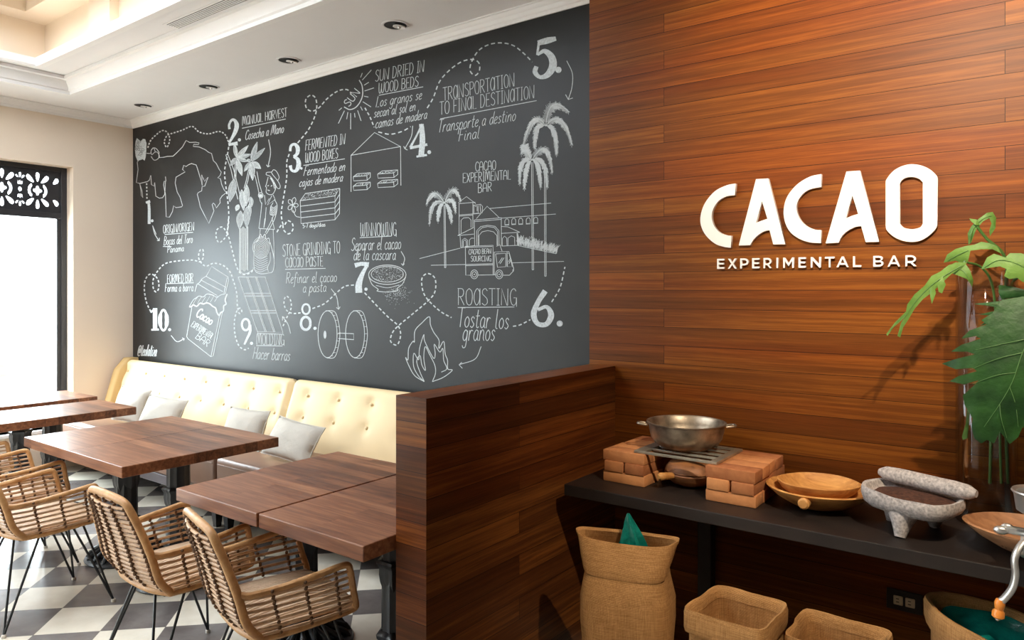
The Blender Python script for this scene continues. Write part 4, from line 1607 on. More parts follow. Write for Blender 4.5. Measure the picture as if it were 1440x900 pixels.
def leaf_px(name, outline, ribs, Yc, bend, mat, yfun=None, parent=pl):
    """outline in photo pixels, given its own distance and curved about its middle; real thickness"""
    base = parent.matrix_basis.translation if parent else Vector()
    us = [p[0] for p in outline]
    vs_ = [p[1] for p in outline]
    cu, cv = sum(us) / len(us), sum(vs_) / len(vs_)
    su = max(us) - min(us)
    sv = max(vs_) - min(vs_)

    def place(u, v):
        a, b = (u - cu) / su, (v - cv) / sv
        Y = Yc + bend[0] * a * a + bend[1] * b * b + bend[2] * a + bend[3] * b + 0.006 * noise.noise(Vector((u * .05, v * .05, 1)))
        return on_y(u, v, Y)
    bm = bmesh.new()
    vv = [bm.verts.new((u, v, 0)) for u, v in outline]
    f = bm.faces.new(vv)
    f.normal_update()
    bmesh.ops.triangulate(bm, faces=[f])
    for _ in range(2):
        es = [e for e in bm.edges if e.calc_length() > 9]
        if es: bmesh.ops.subdivide_edges(bm, edges=es, cuts=1)
    bmesh.ops.triangulate(bm, faces=bm.faces)
    for v in bm.verts:
        v.co = place(v.co.x, v.co.y) - Vector(pl.location)
    r = bmesh.ops.solidify(bm, geom=bm.faces[:], thickness=0.0012)
    mb = MB()
    mb.bm.free()
    mb.bm = bm
    lf = mb.build(name, mat, parent, angle=75)
    if ribs:
        rb = MB()
        for rib in ribs:
            pts = [place(u, v) - Vector(pl.location) + Vector((0, -0.0022, 0)) for u, v in sm(rib, 5)]
            m = len(pts)
            rb.tube(pts, [0.0013 * (1 - 0.6 * k / m) for k in range(m)], 6)
        rb.build('vein', M['vein'], lf)
    return lf


def z6(pts):       # zoom (1220,280)-(1440,640) at 2.5x
    return [(1220 + x * 0.4, 280 + y * 0.4) for x, y in pts]


# large lobed leaf hanging in front of the vase (runs out of the frame to the right)
big = [(470, 355), (560, 340), (660, 420), (700, 560), (680, 690), (640, 790), (590, 830), (545, 800), (530, 835), (500, 860), (480, 835), (465, 815), (445, 858), (420, 845), (400, 858),
       (375, 840), (365, 800), (370, 770), (340, 720), (335, 690), (380, 650), (392, 635), (340, 650), (288, 640), (320, 622), (385, 605), (370, 592), (310, 597), (262, 578), (310, 562), (380, 545), (350, 535), (295, 535),
       (330, 512), (400, 490), (380, 480), (330, 490), (358, 462), (420, 440), (400, 425), (440, 400)]
leaf_px('leaf', z6(big), [z6([(600, 420), (545, 540), (510, 640), (465, 720), (410, 800)]), z6([(545, 540), (460, 560), (360, 600)]), z6([(520, 610), (450, 620), (370, 650)]), z6([(565, 490), (470, 510), (380, 530)]),
                                z6([(465, 720), (470, 770), (490, 840)]), z6([(500, 660), (520, 720), (530, 800)])], 2.72, (0.10, 0.10, -0.02, -0.04), M['leaf_dark'])
lob2 = [(550, 350), (620, 360), (600, 400), (530, 415), (470, 420), (440, 430), (395, 445), (425, 425), (450, 410), (395, 405), (460, 390), (500, 385), (430, 375), (375, 368), (450, 360), (500, 355)]
leaf_px('leaf', z6(lob2), [z6([(610, 370), (500, 370), (400, 370)])], 2.78, (0.08, 0.05, 0.0, 0.0), M['leaf_dark'])
dk = [(462, 302), (500, 305), (560, 320), (640, 330), (600, 350), (520, 345), (470, 350), (460, 325)]
leaf_px('leaf', z6(dk), None, 2.86, (0.05, 0.05, 0.0, 0.0), M['leaf_dark'])
# long narrow leaf drooping to the left
nar = [(350, 222), (330, 240), (295, 262), (255, 300), (222, 330), (195, 350), (165, 385), (145, 420), (125, 450), (115, 485), (105, 480), (118, 435), (130, 415), (95, 445), (70, 480), (66, 474), (95, 435), (135, 395),
       (140, 370), (165, 335), (200, 305), (225, 270), (255, 255), (285, 232), (320, 222)]
leaf_px('leaf', z6(nar), [z6([(330, 235), (270, 270), (215, 312), (165, 365), (130, 415), (80, 460)])], 2.80, (0.06, 0.06, 0.02, 0.02), M['leaf_light'])
n2 = [(262, 270), (275, 300), (262, 330), (250, 325), (245, 300)]
leaf_px('leaf', z6(n2), None, 2.79, (0.02, 0.02, 0, 0), M['leaf_light'])
n3 = [(235, 300), (240, 330), (226, 368), (220, 340), (218, 315)]
leaf_px('leaf', z6(n3), None, 2.79, (0.02, 0.02, 0, 0), M['leaf_light'])
up1 = [(355, 160), (352, 120), (365, 95), (390, 70), (420, 48), (440, 45), (452, 65), (450, 100), (430, 130), (428, 110), (436, 85), (428, 65), (405, 78), (380, 110), (365, 150)]
leaf_px('leaf', z6(up1), [z6([(360, 150), (372, 105), (405, 70), (438, 58)])], 2.86, (0.05, 0.05, 0, 0), M['leaf_light'])
up2 = [(358, 68), (385, 72), (395, 92), (380, 90), (365, 78)]
leaf_px('leaf', z6(up2), None, 2.85, (0.02, 0.02, 0, 0), M['leaf_light'])
up3 = [(268, 222), (280, 195), (310, 175), (345, 165), (375, 160), (400, 150), (430, 155), (455, 165), (470, 190), (440, 175), (400, 175), (362, 180), (352, 222), (335, 226), (310, 215)]
leaf_px('leaf', z6(up3), [z6([(355, 180), (320, 195), (280, 218)])], 2.84, (0.05, 0.05, 0, 0), M['leaf_light'])
up4 = [(285, 235), (310, 222), (345, 228), (360, 250), (372, 285), (368, 308), (350, 280), (320, 268), (300, 262)]
leaf_px('leaf', z6(up4), [z6([(300, 235), (340, 255), (366, 298)])], 2.83, (0.05, 0.05, 0, 0), M['leaf_light'])
up5 = [(400, 245), (420, 205), (445, 192), (485, 205), (500, 190), (540, 190), (620, 220), (640, 290), (600, 300), (545, 290), (525, 275), (500, 280), (480, 270), (490, 245), (465, 235), (430, 240)]
leaf_px('leaf', z6(up5), [z6([(410, 240), (460, 215), (520, 225), (610, 270)])], 2.82, (0.06, 0.05, 0, 0), M['leaf_light'])
up6 = [(350, 735), (360, 755), (355, 800), (350, 840), (335, 845), (332, 835), (345, 790)]
leaf_px('leaf', z6(up6), None, 2.88, (0.02, 0.02, 0, 0), M['leaf_light'])


def stem(pts, r=0.006):
    P = [on_y(u, v, Y) - Vector(pl.location) for (u, v), Y in pts]
    MB().tube(smooth_path(P, 6), r, 8).build('stem', M['stem'], pl)


zs_ = lambda x, y: (1220 + x * .4, 280 + y * .4)
stem([(zs_(380, 90), 2.86), (zs_(420, 140), 2.88), (zs_(475, 190), 2.90), (zs_(490, 260), 2.93), (zs_(470, 420), 2.96), (zs_(440, 700), 2.97), (zs_(430, 1000), 2.97)], 0.005)
stem([(zs_(340, 220), 2.84), (zs_(400, 240), 2.90), (zs_(440, 310), 2.94), (zs_(455, 500), 2.96), (zs_(470, 1000), 2.97)], 0.004)
stem([(zs_(590, 430), 2.72), (zs_(600, 330), 2.80), (zs_(540, 275), 2.90), (zs_(500, 330), 2.95), (zs_(480, 600), 2.96), (zs_(495, 1000), 2.965)], 0.005)

# ------------------------------------------------------------------ hand grinder clamped to the shelf edge
GX, GY = -0.008, 2.462
gm = thing('hand_grinder', 'silver hand-cranked grinder clamped at the right of the shelf', 'grinder', (GX, GY, SHZ))
MB().lathe([(0.022, 0.105), (0.030, 0.150), (0.034, 0.165), (0.050, 0.178), (0.066, 0.188), (0.072, 0.232), (0.078, 0.240), (0.076, 0.244), (0.066, 0.238), (0.060, 0.20), (0.030, 0.182), (0.020, 0.15), (0.018, 0.105)], n=36).build('hopper', M['tinned'], gm)
MB().lathe([(0.067, 0.222), (0.05, 0.228), (0.03, 0.232), (0.0, 0.234)], n=28).build('ground_cacao', M['ground_cacao'], gm)
b = MB()
b.tube([(-0.055, 0, 0.085), (-0.045, 0, 0.085), (-0.02, 0, 0.085), (0.03, 0, 0.085), (0.07, 0, 0.085)], [0.030, 0.034, 0.032, 0.030, 0.026], 18)
b.build('barrel', M['tinned'], gm)
cl = MB()
cl.box((-0.018, -0.012, -0.16), (0.018, 0.006, 0.075), 0.005)
cl.box((-0.018, 0.006, 0.001), (0.018, 0.085, 0.016), 0.004)
cl.box((-0.018, 0.006, -0.15), (0.018, 0.075, -0.135), 0.004)
cl.build('clamp', M['tinned'], gm, smooth=False)
MB().tube([(0, 0.05, -0.20), (0, 0.05, -0.065)], 0.007, 10).tube([(-0.03, 0.05, -0.195), (0.03, 0.05, -0.195)], 0.005, 8).build('clamp_screw', M['tinned'], gm)
w = MB()
w.box((-0.10, -0.008, 0.112), (-0.015, 0.012, 0.134), 0.006)
w.sphere((-0.100, -0.006, 0.120), 0.015, 10, (1.3, .7, .8)).sphere((-0.086, 0.004, 0.130), 0.012, 10, (1.3, .7, .8))
w.build('thumbscrew', M['tinned'], gm)
# crank: S-shaped arm with an amber wooden knob
CYk = 2.40
cp = [on_y(u, v, Y) - Vector((GX, GY, SHZ)) for u, v, Y in ((1452, 757, 2.44), (1437, 765, 2.42), (1427, 785, CYk), (1428, 808, CYk), (1424, 826, CYk), (1414, 840, CYk), (1406, 847, CYk))]
MB().tube(smooth_path(cp, 6), 0.0105, 10, flat=(1.0, 0.75)).tube([cp[0], cp[0] + Vector((0.01, 0.045, 0.01))], 0.009, 8).build('crank', M['tinned'], gm)
kp = [on_y(u, v, CYk) - Vector((GX, GY, SHZ)) for u, v in ((1406.5, 843), (1406, 848), (1405.5, 853), (1405, 857), (1404, 861), (1403.5, 867), (1403, 870))]
kn = MB().tube(kp, [0.010, 0.0135, 0.012, 0.010, 0.0155, 0.0155, 0.008], 14).build('knob', M['amber'], gm)
MB().sphere(on_y(1403, 870, CYk - 0.004) - Vector((GX, GY, SHZ)), 0.0065, 8).build('knob_cap', M['chrome'], kn)


# ------------------------------------------------------------------ burlap sacks
def srect(a, hx, hy, p=4.0):
    return rr(a, hx, hy, p)


def sack(label, loc, rz, levels, cuff, inner, seed, N=56, top_fn=None):
    """levels: (half x, half y, z, squareness); cuff: rolled rim levels outside; inner: levels going down inside"""
    e = thing('burlap_sack', label, 'sack', loc, rz)

    def mk(lv, name, mat, amp, cap0=False, cap1=False, par=e):
        rings = []
        for (hx, hy, z, p) in lv:
            ring = []
            for k in range(N):
                a = 2 * PI * k / N
                x, y = srect(a, hx, hy, p)
                n1 = noise.noise(Vector((math.cos(a) * 1.6 + seed, math.sin(a) * 1.6, z * 5)))
                n2 = noise.noise(Vector((math.cos(a) * 4 + seed, math.sin(a) * 4, z * 11 + 5)))
                q = 1 + amp * n1 + amp * 0.35 * n2
                zz_ = z
                if top_fn: zz_ = top_fn(x, y, z, a)
                ring.append((x * q, y * q, zz_))
            rings.append(ring)
        mb = MB()
        mb.loft(rings, cap0=cap0, cap1=cap1)
        return mb.build(name, mat, par, angle=75)
    mk(levels, 'body', M['burlap'], 0.07, cap0=True)
    mk(cuff, 'rolled_cuff', M['burlap'], 0.07)
    mk(inner, 'lining', M['burlap'], 0.05, cap1=True)
    return e


def bag_bits(hx, hy, z0, z1, flare=1.0):
    pass


# sack 1: tall, folded cuff, flattened mouth
s1 = on_z(884, 905, 0.15)
e1 = sack('tall full burlap sack with a broad cuff beside the partition', (-1.222, 2.335, 0), 0.30,
          [(0.10, 0.07, 0.001, 4), (0.165, 0.115, 0.012, 4), (0.168, 0.13, 0.08, 3.6), (0.160, 0.126, 0.20, 3.4), (0.157, 0.124, 0.32, 3.2), (0.166, 0.126, 0.42, 3.2), (0.165, 0.122, 0.50, 3.4), (0.150, 0.105, 0.575, 3.6), (0.143, 0.092, 0.612, 3.8), (0.146, 0.088, 0.64, 3.8)],
          [(0.141, 0.090, 0.622, 4), (0.150, 0.100, 0.604, 4), (0.153, 0.100, 0.612, 4), (0.164, 0.088, 0.645, 3.4), (0.178, 0.070, 0.682, 2.8), (0.187, 0.058, 0.700, 2.4), (0.188, 0.053, 0.706, 2.4), (0.183, 0.048, 0.706, 2.4), (0.176, 0.043, 0.699, 2.4)],
          [(0.177, 0.044, 0.699, 2.4), (0.165, 0.052, 0.67, 2.8), (0.150, 0.070, 0.63, 3.4), (0.10, 0.05, 0.622, 4)], 3.1,
          top_fn=lambda x, y, z, a: z + (0.010 * (y / 0.06) if z > 0.6 else 0) + (0.010 * (abs(x) / 0.18) ** 4 if z > 0.66 else 0))
# green plastic liner poking out
tb = MB()
rings = []
for t in range(9):
    f = t / 8
    w = 0.056 * (1 - f) ** 0.9 + 0.004
    ring = []
    for k in range(20):
        a = 2 * PI * k / 20
        q = 1 + 0.28 * math.sin(5 * a + 3 * f)
        ring.append((0.025 - 0.022 * f + w * q * math.cos(a), 0.012 + 0.40 * w * q * math.sin(a), 0.635 + 0.155 * f))
    rings.append(ring)
tb.loft(rings, cap0=True, cap1=True)
tb.build('plastic_liner', M['teal_plastic'], e1, angle=30)


# sacks 2..4: open square mouths with a rolled rim
def open_sack(label, loc, rz, hx, hy, h, tilt, seed, back=0.025, P=9):
    fn = lambda x, y, z, a: z + (back * (y / hy) + tilt * (x / hx)) * max(0, (z - h + 0.2) / 0.2) + (0.010 * noise.noise(Vector((x * 14 + seed, y * 14, 0))) if z > h - 0.03 else 0)
    return sack(label, loc, rz,
                [(hx * 0.7, hy * 0.7, 0.001, 5), (hx * 0.95, hy * 0.95, 0.015, 5), (hx * 1.02, hy * 1.04, 0.12, min(5, P)), (hx, hy, 0.25, min(6, P)), (hx * 0.97, hy * 0.97, h - 0.08, P), (hx * 0.95, hy * 0.95, h - 0.03, P)],
                [(hx * 0.955, hy * 0.95, h - 0.055, P), (hx * 1.035, hy * 1.04, h - 0.066, P), (hx * 1.06, hy * 1.06, h - 0.05, P), (hx * 1.065, hy * 1.06, h - 0.01, P), (hx * 1.04, hy * 1.03, h + 0.006, P), (hx * 0.98, hy * 0.96, h + 0.004, P), (hx * 0.93, hy * 0.90, h - 0.012, P), (hx * 0.90, hy * 0.86, h - 0.03, P)],
                [(hx * 0.905, hy * 0.865, h - 0.028, P), (hx * 0.88, hy * 0.84, h - 0.10, P), (hx * 0.86, hy * 0.82, h - 0.20, P), (hx * 0.4, hy * 0.4, h - 0.22, 4)], seed)


open_sack('open empty burlap sack with a rolled rim, next to the tall sack', (-0.823, 2.345, 0), -0.03, 0.124, 0.130, 0.555, 0.0, 7.7)
open_sack('open burlap sack cut off by the bottom edge, under the metate', (-0.532, 2.435, 0), -0.02, 0.130, 0.120, 0.515, 0.0, 12.3)
e4 = open_sack('burlap sack lined with teal plastic, below the hand grinder', (-0.085, 2.545, 0), -0.64, 0.250, 0.128, 0.61, -0.004, 17.9, 0.012, 2.2)
lb = MB()
rings = []
for (f, z) in ((0.90, 0.585), (0.86, 0.580), (0.78, 0.568), (0.62, 0.552), (0.40, 0.545), (0.0, 0.55)):
    ring = []
    for k in range(48):
        a = 2 * PI * k / 48
        x, y = srect(a, 0.245 * max(f, .001), 0.122 * max(f, .001), 2.2)
        zz_ = z + 0.012 * (y / 0.13) + 0.014 * math.sin(6 * a + f * 9) * f * (1 - f) * 3
        ring.append((x, y, zz_))
    rings.append(ring)
lb.loft(rings, cap1=True)
lb.build('plastic_liner', M['teal_plastic'], e4, angle=50)

# ------------------------------------------------------------------ chalk drawing on the board
CK = thing('chalk_mural', 'white chalk mural of ten numbered steps drawn on the dark wall', 'mural', (0, 0, 0))
CKY = WY - 0.0015
ZM = {                                   # tracing windows: origin and scale in photo pixels
    '3': (180, 130, 320 / 1440), '4': (180, 300, 320 / 1252), '5': (380, 60, 260 / 1064), '6': (580, 20, 260 / 1064),
    '7': (380, 260, 260 / 780), '8': (560, 210, 280 / 720), 'm': (185, 180, 145 / 870), 'f': (310, 180, 100 / 429),
    'c': (190, 360, 140 / 840), 'b': (590, 220, 0.2), 'p': (720, 120, 100 / 643),
}


def tz(z, pts):
    ox, oy, s = ZM[z]
    return [(ox + p[0] * s, oy + p[1] * s) for p in pts]


class Chalk:
    """collects flat strokes in photo pixels and lays them on the board"""
    def __init__(self):
        self.bm = bmesh.new()
        self.k = 0

    def v(self, u, vv):
        return self.bm.verts.new(on_y(u, vv, CKY - (self.k % 5) * 0.00006))

    def ribbon(self, pts, w, closed=False):
        P = [Vector((p[0], p[1])) for p in pts]
        P = [p for i, p in enumerate(P) if i == 0 or (p - P[i - 1]).length > 1e-4]
        n = len(P)
        if n < 2: return self
        self.k += 1
        ws = w if isinstance(w, (list, tuple)) else [w] * n
        if len(ws) != n:
            m = len(ws)
            ws = [ws[min(m - 1, int(i * (m - 1) / (n - 1) + .5))] for i in range(n)]
        L, R = [], []
        for i, p in enumerate(P):
            a = P[(i - 1) % n] if closed else P[max(0, i - 1)]
            b = P[(i + 1) % n] if closed else P[min(n - 1, i + 1)]
            t = b - a
            if t.length < 1e-6: t = Vector((1, 0))
            t.normalize()
            nn = Vector((-t.y, t.x)) * ws[i] / 2
            L.append(self.v(*(p + nn)))
            R.append(self.v(*(p - nn)))
        for i in range(n if closed else n - 1):
            j = (i + 1) % n
            try: self.bm.faces.new((L[i], L[j], R[j], R[i]))
            except ValueError: pass
        return self

    def line(self, z, pts, w=1.1, closed=False):
        return self.ribbon(tz(z, pts), w * 0.8, closed)

    def lines(self, z, many, w=1.1):
        for p in many: self.line(z, p, w)
        return self

    def curve(self, z, pts, w=1.1, closed=False, n=6):
        q = smooth_path([(x, y, 0) for x, y in tz(z, pts)], n, closed)
        return self.ribbon([(p.x, p.y) for p in q], w * 0.8, closed)

    def dash(self, z, pts, w=1.8, d=4.6, g=3.2):
        q = smooth_path([(x, y, 0) for x, y in tz(z, pts)], 14)
        P = [Vector((p.x, p.y)) for p in q]
        acc, cur, on = 0.0, [P[0]], True
        for i in range(1, len(P)):
            a, b = P[i - 1], P[i]
            seg = (b - a).length
            while seg > 0:
                need = (d if on else g) - acc
                if seg >= need:
                    a = a + (b - a).normalized() * need
                    seg -= need
                    if on:
                        cur.append(a)
                        self.ribbon([tuple(p) for p in cur], w)
                    cur = [a]
                    on = not on
                    acc = 0.0
                else:
                    acc += seg
                    if on: cur.append(b)
                    seg = 0
        if on and len(cur) > 1: self.ribbon([tuple(p) for p in cur], w)
        return self

    def fill(self, z, pts):
        self.k += 1
        try: self.bm.faces.new([self.v(*p) for p in tz(z, pts)])
        except ValueError: pass
        return self

    def ellipse(self, z, cx, cy, rx, ry, w=1.1, a0=0, a1=360, n=28):
        pts = [(cx + rx * math.cos(math.radians(a0 + (a1 - a0) * k / n)), cy + ry * math.sin(math.radians(a0 + (a1 - a0) * k / n))) for k in range(n + 1)]
        if a1 - a0 == 360:
            return self.line(z, pts[:-1], w, True)
        return self.line(z, pts, w)

    def disc(self, z, cx, cy, rx, ry=None, n=16):
        ry = ry or rx
        return self.fill(z, [(cx + rx * math.cos(2 * PI * k / n), cy + ry * math.sin(2 * PI * k / n)) for k in range(n)])

    def brush(self, z, pts, n=6):
        """smooth stroke of varying width; (x, y, width)"""
        s = ZM[z][2]
        q = smooth_path([(x, y, w) for x, y, w in pts], n)
        return self.ribbon(tz(z, [(p.x, p.y) for p in q]), [p.z * s for p in q])

    def done(self, name, mat='chalk', label=None):
        bmesh.ops.recalc_face_normals(self.bm, faces=self.bm.faces)
        me = bpy.data.meshes.new(name)
        self.bm.to_mesh(me)
        self.bm.free()
        me.materials.append(M[mat])
        o = bpy.data.objects.new(name, me)
        COL.objects.link(o)
        o.parent = CK
        if label: o['label'] = label
        return o


# one-line alphabet: (advance, strokes); a stroke starting with 's' is smoothed
S = 's'
GL = {
    'A': (.62, [[S, (.03, 0), (.06, .5), (.12, .85), (.30, 1), (.48, .85), (.54, .5), (.57, 0)], [(.06, .42), (.54, .42)]]),
    'a2': (.6, [[S, (.5, .8), (.3, 1), (.08, .7), (.06, .3), (.25, 0), (.48, .3), (.5, .9)], [(.52, 1), (.52, 0)]]),
    'B': (.6, [[(.06, 0), (.06, 1)], [S, (.02, 1), (.35, .98), (.47, .78), (.36, .56), (.1, .53)], [S, (.1, .53), (.42, .48), (.52, .25), (.38, .02), (.02, 0)]]),
    'C': (.58, [[S, (.52, .82), (.38, 1), (.16, .88), (.06, .5), (.16, .12), (.38, 0), (.53, .16)]]),
    'D': (.64, [[(.08, 0), (.08, 1)], [S, (.02, 1), (.36, .95), (.55, .5), (.36, .04), (.02, 0)]]),
    'E': (.54, [[(.48, 1), (.07, 1), (.07, 0), (.5, 0)], [(.07, .52), (.4, .52)]]),
    'F': (.52, [[(.5, 1), (.08, 1), (.08, 0)], [(.08, .52), (.4, .52)]]),
    'G': (.62, [[S, (.52, .85), (.36, 1), (.14, .86), (.06, .5), (.16, .1), (.36, 0), (.52, .15), (.54, .45)], [(.32, .45), (.56, .45), (.56, -.08)]]),
    'H': (.64, [[(.08, 0), (.08, 1)], [(.55, 0), (.55, 1)], [(.08, .5), (.55, .5)]]),
    'I': (.34, [[(.17, 0), (.17, 1)], [(.05, 1), (.29, 1)], [(.05, 0), (.29, 0)]]),
    'L': (.5, [[(.08, 1), (.08, 0), (.48, 0)]]),
    'M': (.84, [[S, (.05, 0), (.08, .7), (.14, 1), (.28, .9), (.40, .15)], [S, (.40, .15), (.5, .85), (.64, 1), (.72, .7), (.76, 0)]]),
    'N': (.68, [[(.06, 0), (.08, 1), (.5, 0), (.56, 0)], [(.56, 0), (.58, 1)]]),
    'n2': (.62, [[S, (.06, 1), (.07, .4), (.16, .04), (.34, .04), (.46, .3)], [(.47, 0), (.49, 1)], [(.06, 0), (.06, 1)]]),
    'O': (.62, [[S, (.31, 1), (.1, .82), (.06, .45), (.14, .1), (.31, 0), (.48, .1), (.56, .45), (.52, .82), (.31, 1)]]),
    'P': (.56, [[(.08, 0), (.08, 1)], [S, (.02, 1), (.4, .97), (.5, .74), (.38, .5), (.08, .46)]]),
    'R': (.6, [[(.08, 0), (.08, 1)], [S, (.02, 1), (.4, .97), (.5, .76), (.38, .53), (.08, .5)], [(.22, .5), (.54, 0)]]),
    'S': (.55, [[S, (.48, .86), (.32, 1), (.12, .9), (.1, .68), (.28, .53), (.46, .36), (.46, .12), (.26, 0), (.05, .12)]]),
    'T': (.56, [[(.28, 0), (.28, 1)], [(.02, 1), (.54, 1)]]),
    'U': (.62, [[S, (.07, 1), (.07, .4), (.14, .06), (.31, 0), (.48, .08), (.54, .4), (.55, 1)]]),
    'V': (.58, [[(.05, 1), (.3, 0), (.54, 1)]]),
    'W': (.84, [[S, (.06, 1), (.07, .4), (.14, .03), (.3, .03), (.40, .4), (.42, .9)], [S, (.42, .9), (.43, .4), (.5, .03), (.66, .03), (.75, .4), (.78, 1)]]),
    'X': (.58, [[(.06, 1), (.52, 0)], [(.52, 1), (.06, 0)]]),
    'Y': (.56, [[(.05, 1), (.28, .5)], [(.52, 1), (.2, -.15)]]),
    'a': (.5, [[S, (.40, .48), (.24, .56), (.08, .38), (.08, .14), (.22, 0), (.38, .16), (.41, .52)], [S, (.41, .52), (.40, .12), (.5, 0)]]),
    'b': (.48, [[S, (.06, 1), (.07, .5), (.07, .02)], [S, (.07, .30), (.22, .56), (.4, .42), (.38, .12), (.22, 0), (.07, .1)]]),
    'c': (.42, [[S, (.38, .44), (.24, .56), (.08, .4), (.08, .14), (.22, 0), (.40, .1)]]),
    'd': (.5, [[S, (.40, .46), (.24, .56), (.08, .38), (.08, .14), (.22, 0), (.38, .14), (.41, .5)], [S, (.42, 1), (.41, .3), (.5, 0)]]),
    'e': (.44, [[S, (.07, .26), (.3, .32), (.36, .46), (.24, .56), (.1, .42), (.07, .16), (.2, 0), (.42, .1)]]),
    'f': (.40, [[S, (.42, .88), (.3, 1), (.2, .8), (.18, .3), (.16, -.2), (.06, -.34)], [(.05, .5), (.36, .52)]]),
    'g': (.5, [[S, (.40, .46), (.24, .56), (.08, .38), (.08, .14), (.22, 0), (.38, .16), (.41, .52)], [S, (.41, .52), (.41, 0), (.36, -.32), (.18, -.36), (.08, -.24)]]),
    'h': (.5, [[(.07, 1), (.07, 0)], [S, (.07, .3), (.22, .56), (.38, .46), (.4, .15), (.48, 0)]]),
    'i': (.26, [[S, (.1, .55), (.1, .12), (.22, 0)], [(.11, .72), (.12, .78)]]),
    'j': (.28, [[S, (.15, .55), (.15, -.2), (.05, -.34), (-.06, -.26)], [(.16, .72), (.17, .78)]]),
    'l': (.28, [[S, (.1, 1), (.09, .2), (.14, .02), (.26, 0)]]),
    'm': (.74, [[(.07, .54), (.07, 0)], [S, (.07, .3), (.2, .56), (.33, .46), (.34, 0)], [S, (.34, .3), (.48, .56), (.61, .46), (.62, .12), (.72, 0)]]),
    'n': (.5, [[(.07, .54), (.07, 0)], [S, (.07, .3), (.22, .56), (.38, .46), (.39, .14), (.48, 0)]]),
    'o': (.48, [[S, (.24, .56), (.08, .4), (.08, .14), (.24, 0), (.4, .14), (.4, .4), (.24, .56)]]),
    'p': (.48, [[(.07, .55), (.06, -.38)], [S, (.07, .32), (.22, .56), (.4, .42), (.38, .12), (.22, 0), (.07, .1)]]),
    'q': (.5, [[S, (.40, .46), (.24, .56), (.08, .38), (.08, .14), (.22, 0), (.38, .16)], [(.41, .55), (.41, -.38)]]),
    'r': (.4, [[(.07, .54), (.07, 0)], [S, (.07, .3), (.2, .54), (.36, .5)]]),
    's': (.4, [[S, (.34, .46), (.2, .56), (.08, .44), (.2, .3), (.34, .16), (.2, 0), (.05, .08)]]),
    't': (.38, [[S, (.16, .92), (.15, .2), (.22, 0), (.36, .06)], [(.02, .6), (.34, .62)]]),
    'u': (.5, [[S, (.07, .55), (.07, .15), (.2, 0), (.36, .16), (.4, .55)], [S, (.4, .55), (.4, .1), (.48, 0)]]),
    'z': (.44, [[(.06, .54), (.38, .54), (.06, 0), (.4, 0)]]),
    '-': (.36, [[(.06, .4), (.3, .4)]]),
    '/': (.4, [[(.04, -.05), (.36, 1.02)]]),
    '5': (.5, [[S, (.08, .55), (.26, .62), (.42, .45), (.4, .14), (.22, 0), (.05, .1)], [(.08, .55), (.1, 1), (.42, 1)]]),
    '7': (.48, [[(.05, 1), (.44, 1), (.18, 0)]]),
    '@': (.8, [[S, (.5, .5), (.36, .6), (.24, .42), (.3, .24), (.46, .3), (.5, .55), (.52, .26), (.66, .3), (.68, .6), (.5, .86), (.2, .8), (.06, .45), (.16, .08), (.4, -.04), (.6, .06)]]),
}


def write(ck, z, text, x0, y0, x1, y1, h, slant=0.0, w=0.9):
    """one line of hand lettering between two baseline ends, h tall, all in the tracing window"""
    s = ZM[z][2]
    alt = text.isupper() and text not in ('CACAO', 'EXPERIMENTAL', 'BAR', 'CACAO BEAN')
    adv, items = 0.0, []
    for ch in text:
        if ch == ' ':
            adv += .36
            continue
        a, st = GL['a2' if ch == 'A' and alt else ch]
        items.append((adv, st))
        adv += a + 0.03
    ex = ((x1 - x0) / adv, (y1 - y0) / adv)
    for a0, st in items:
        for k in st:
            smf = k[0] == S
            pts = k[1:] if smf else k
            P = [(x0 + ex[0] * (a0 + px) + slant * h * py, y0 + ex[1] * (a0 + px) - h * py) for px, py in pts]
            if smf: ck.curve(z, P, w, n=4)
            else: ck.line(z, P, w)


def write_rot(ck, z, text, x0, y0, x1, y1, h, w=1.1):
    """lettering whose uprights stand square to the slanted baseline"""
    dx, dy = x1 - x0, y1 - y0
    L = math.hypot(dx, dy)
    nx, ny = dy / L, -dx / L
    adv, items = 0.0, []
    for ch in text:
        if ch == ' ':
            adv += .36
            continue
        a, st = GL[ch]
        items.append((adv, st))
        adv += a + 0.03
    for a0, st in items:
        for k in st:
            smf = k[0] == S
            P = [(x0 + dx * (a0 + px) / adv + nx * h * py, y0 + dy * (a0 + px) / adv + ny * h * py) for px, py in (k[1:] if smf else k)]
            (ck.curve if smf else ck.line)(z, P, w)



def lettering(rows, under=(), name='lettering', mat='chalk', label=None, w=0.98):
    c = Chalk()
    for r in rows:
        write(c, *r[:7], slant=(r[7] if len(r) > 7 else 0), w=(r[8] if len(r) > 8 else w))
    for (z, a, b) in under:
        c.line(z, [a, b], 1.2)
    return c.done(name, mat, label)


def numeral(strokes, dot, z, label):
    c = Chalk()
    for st in strokes: c.brush(z, st)
    c.disc(z, dot[0], dot[1], dot[2])
    return c.done('numeral', 'chalk_fill', label)


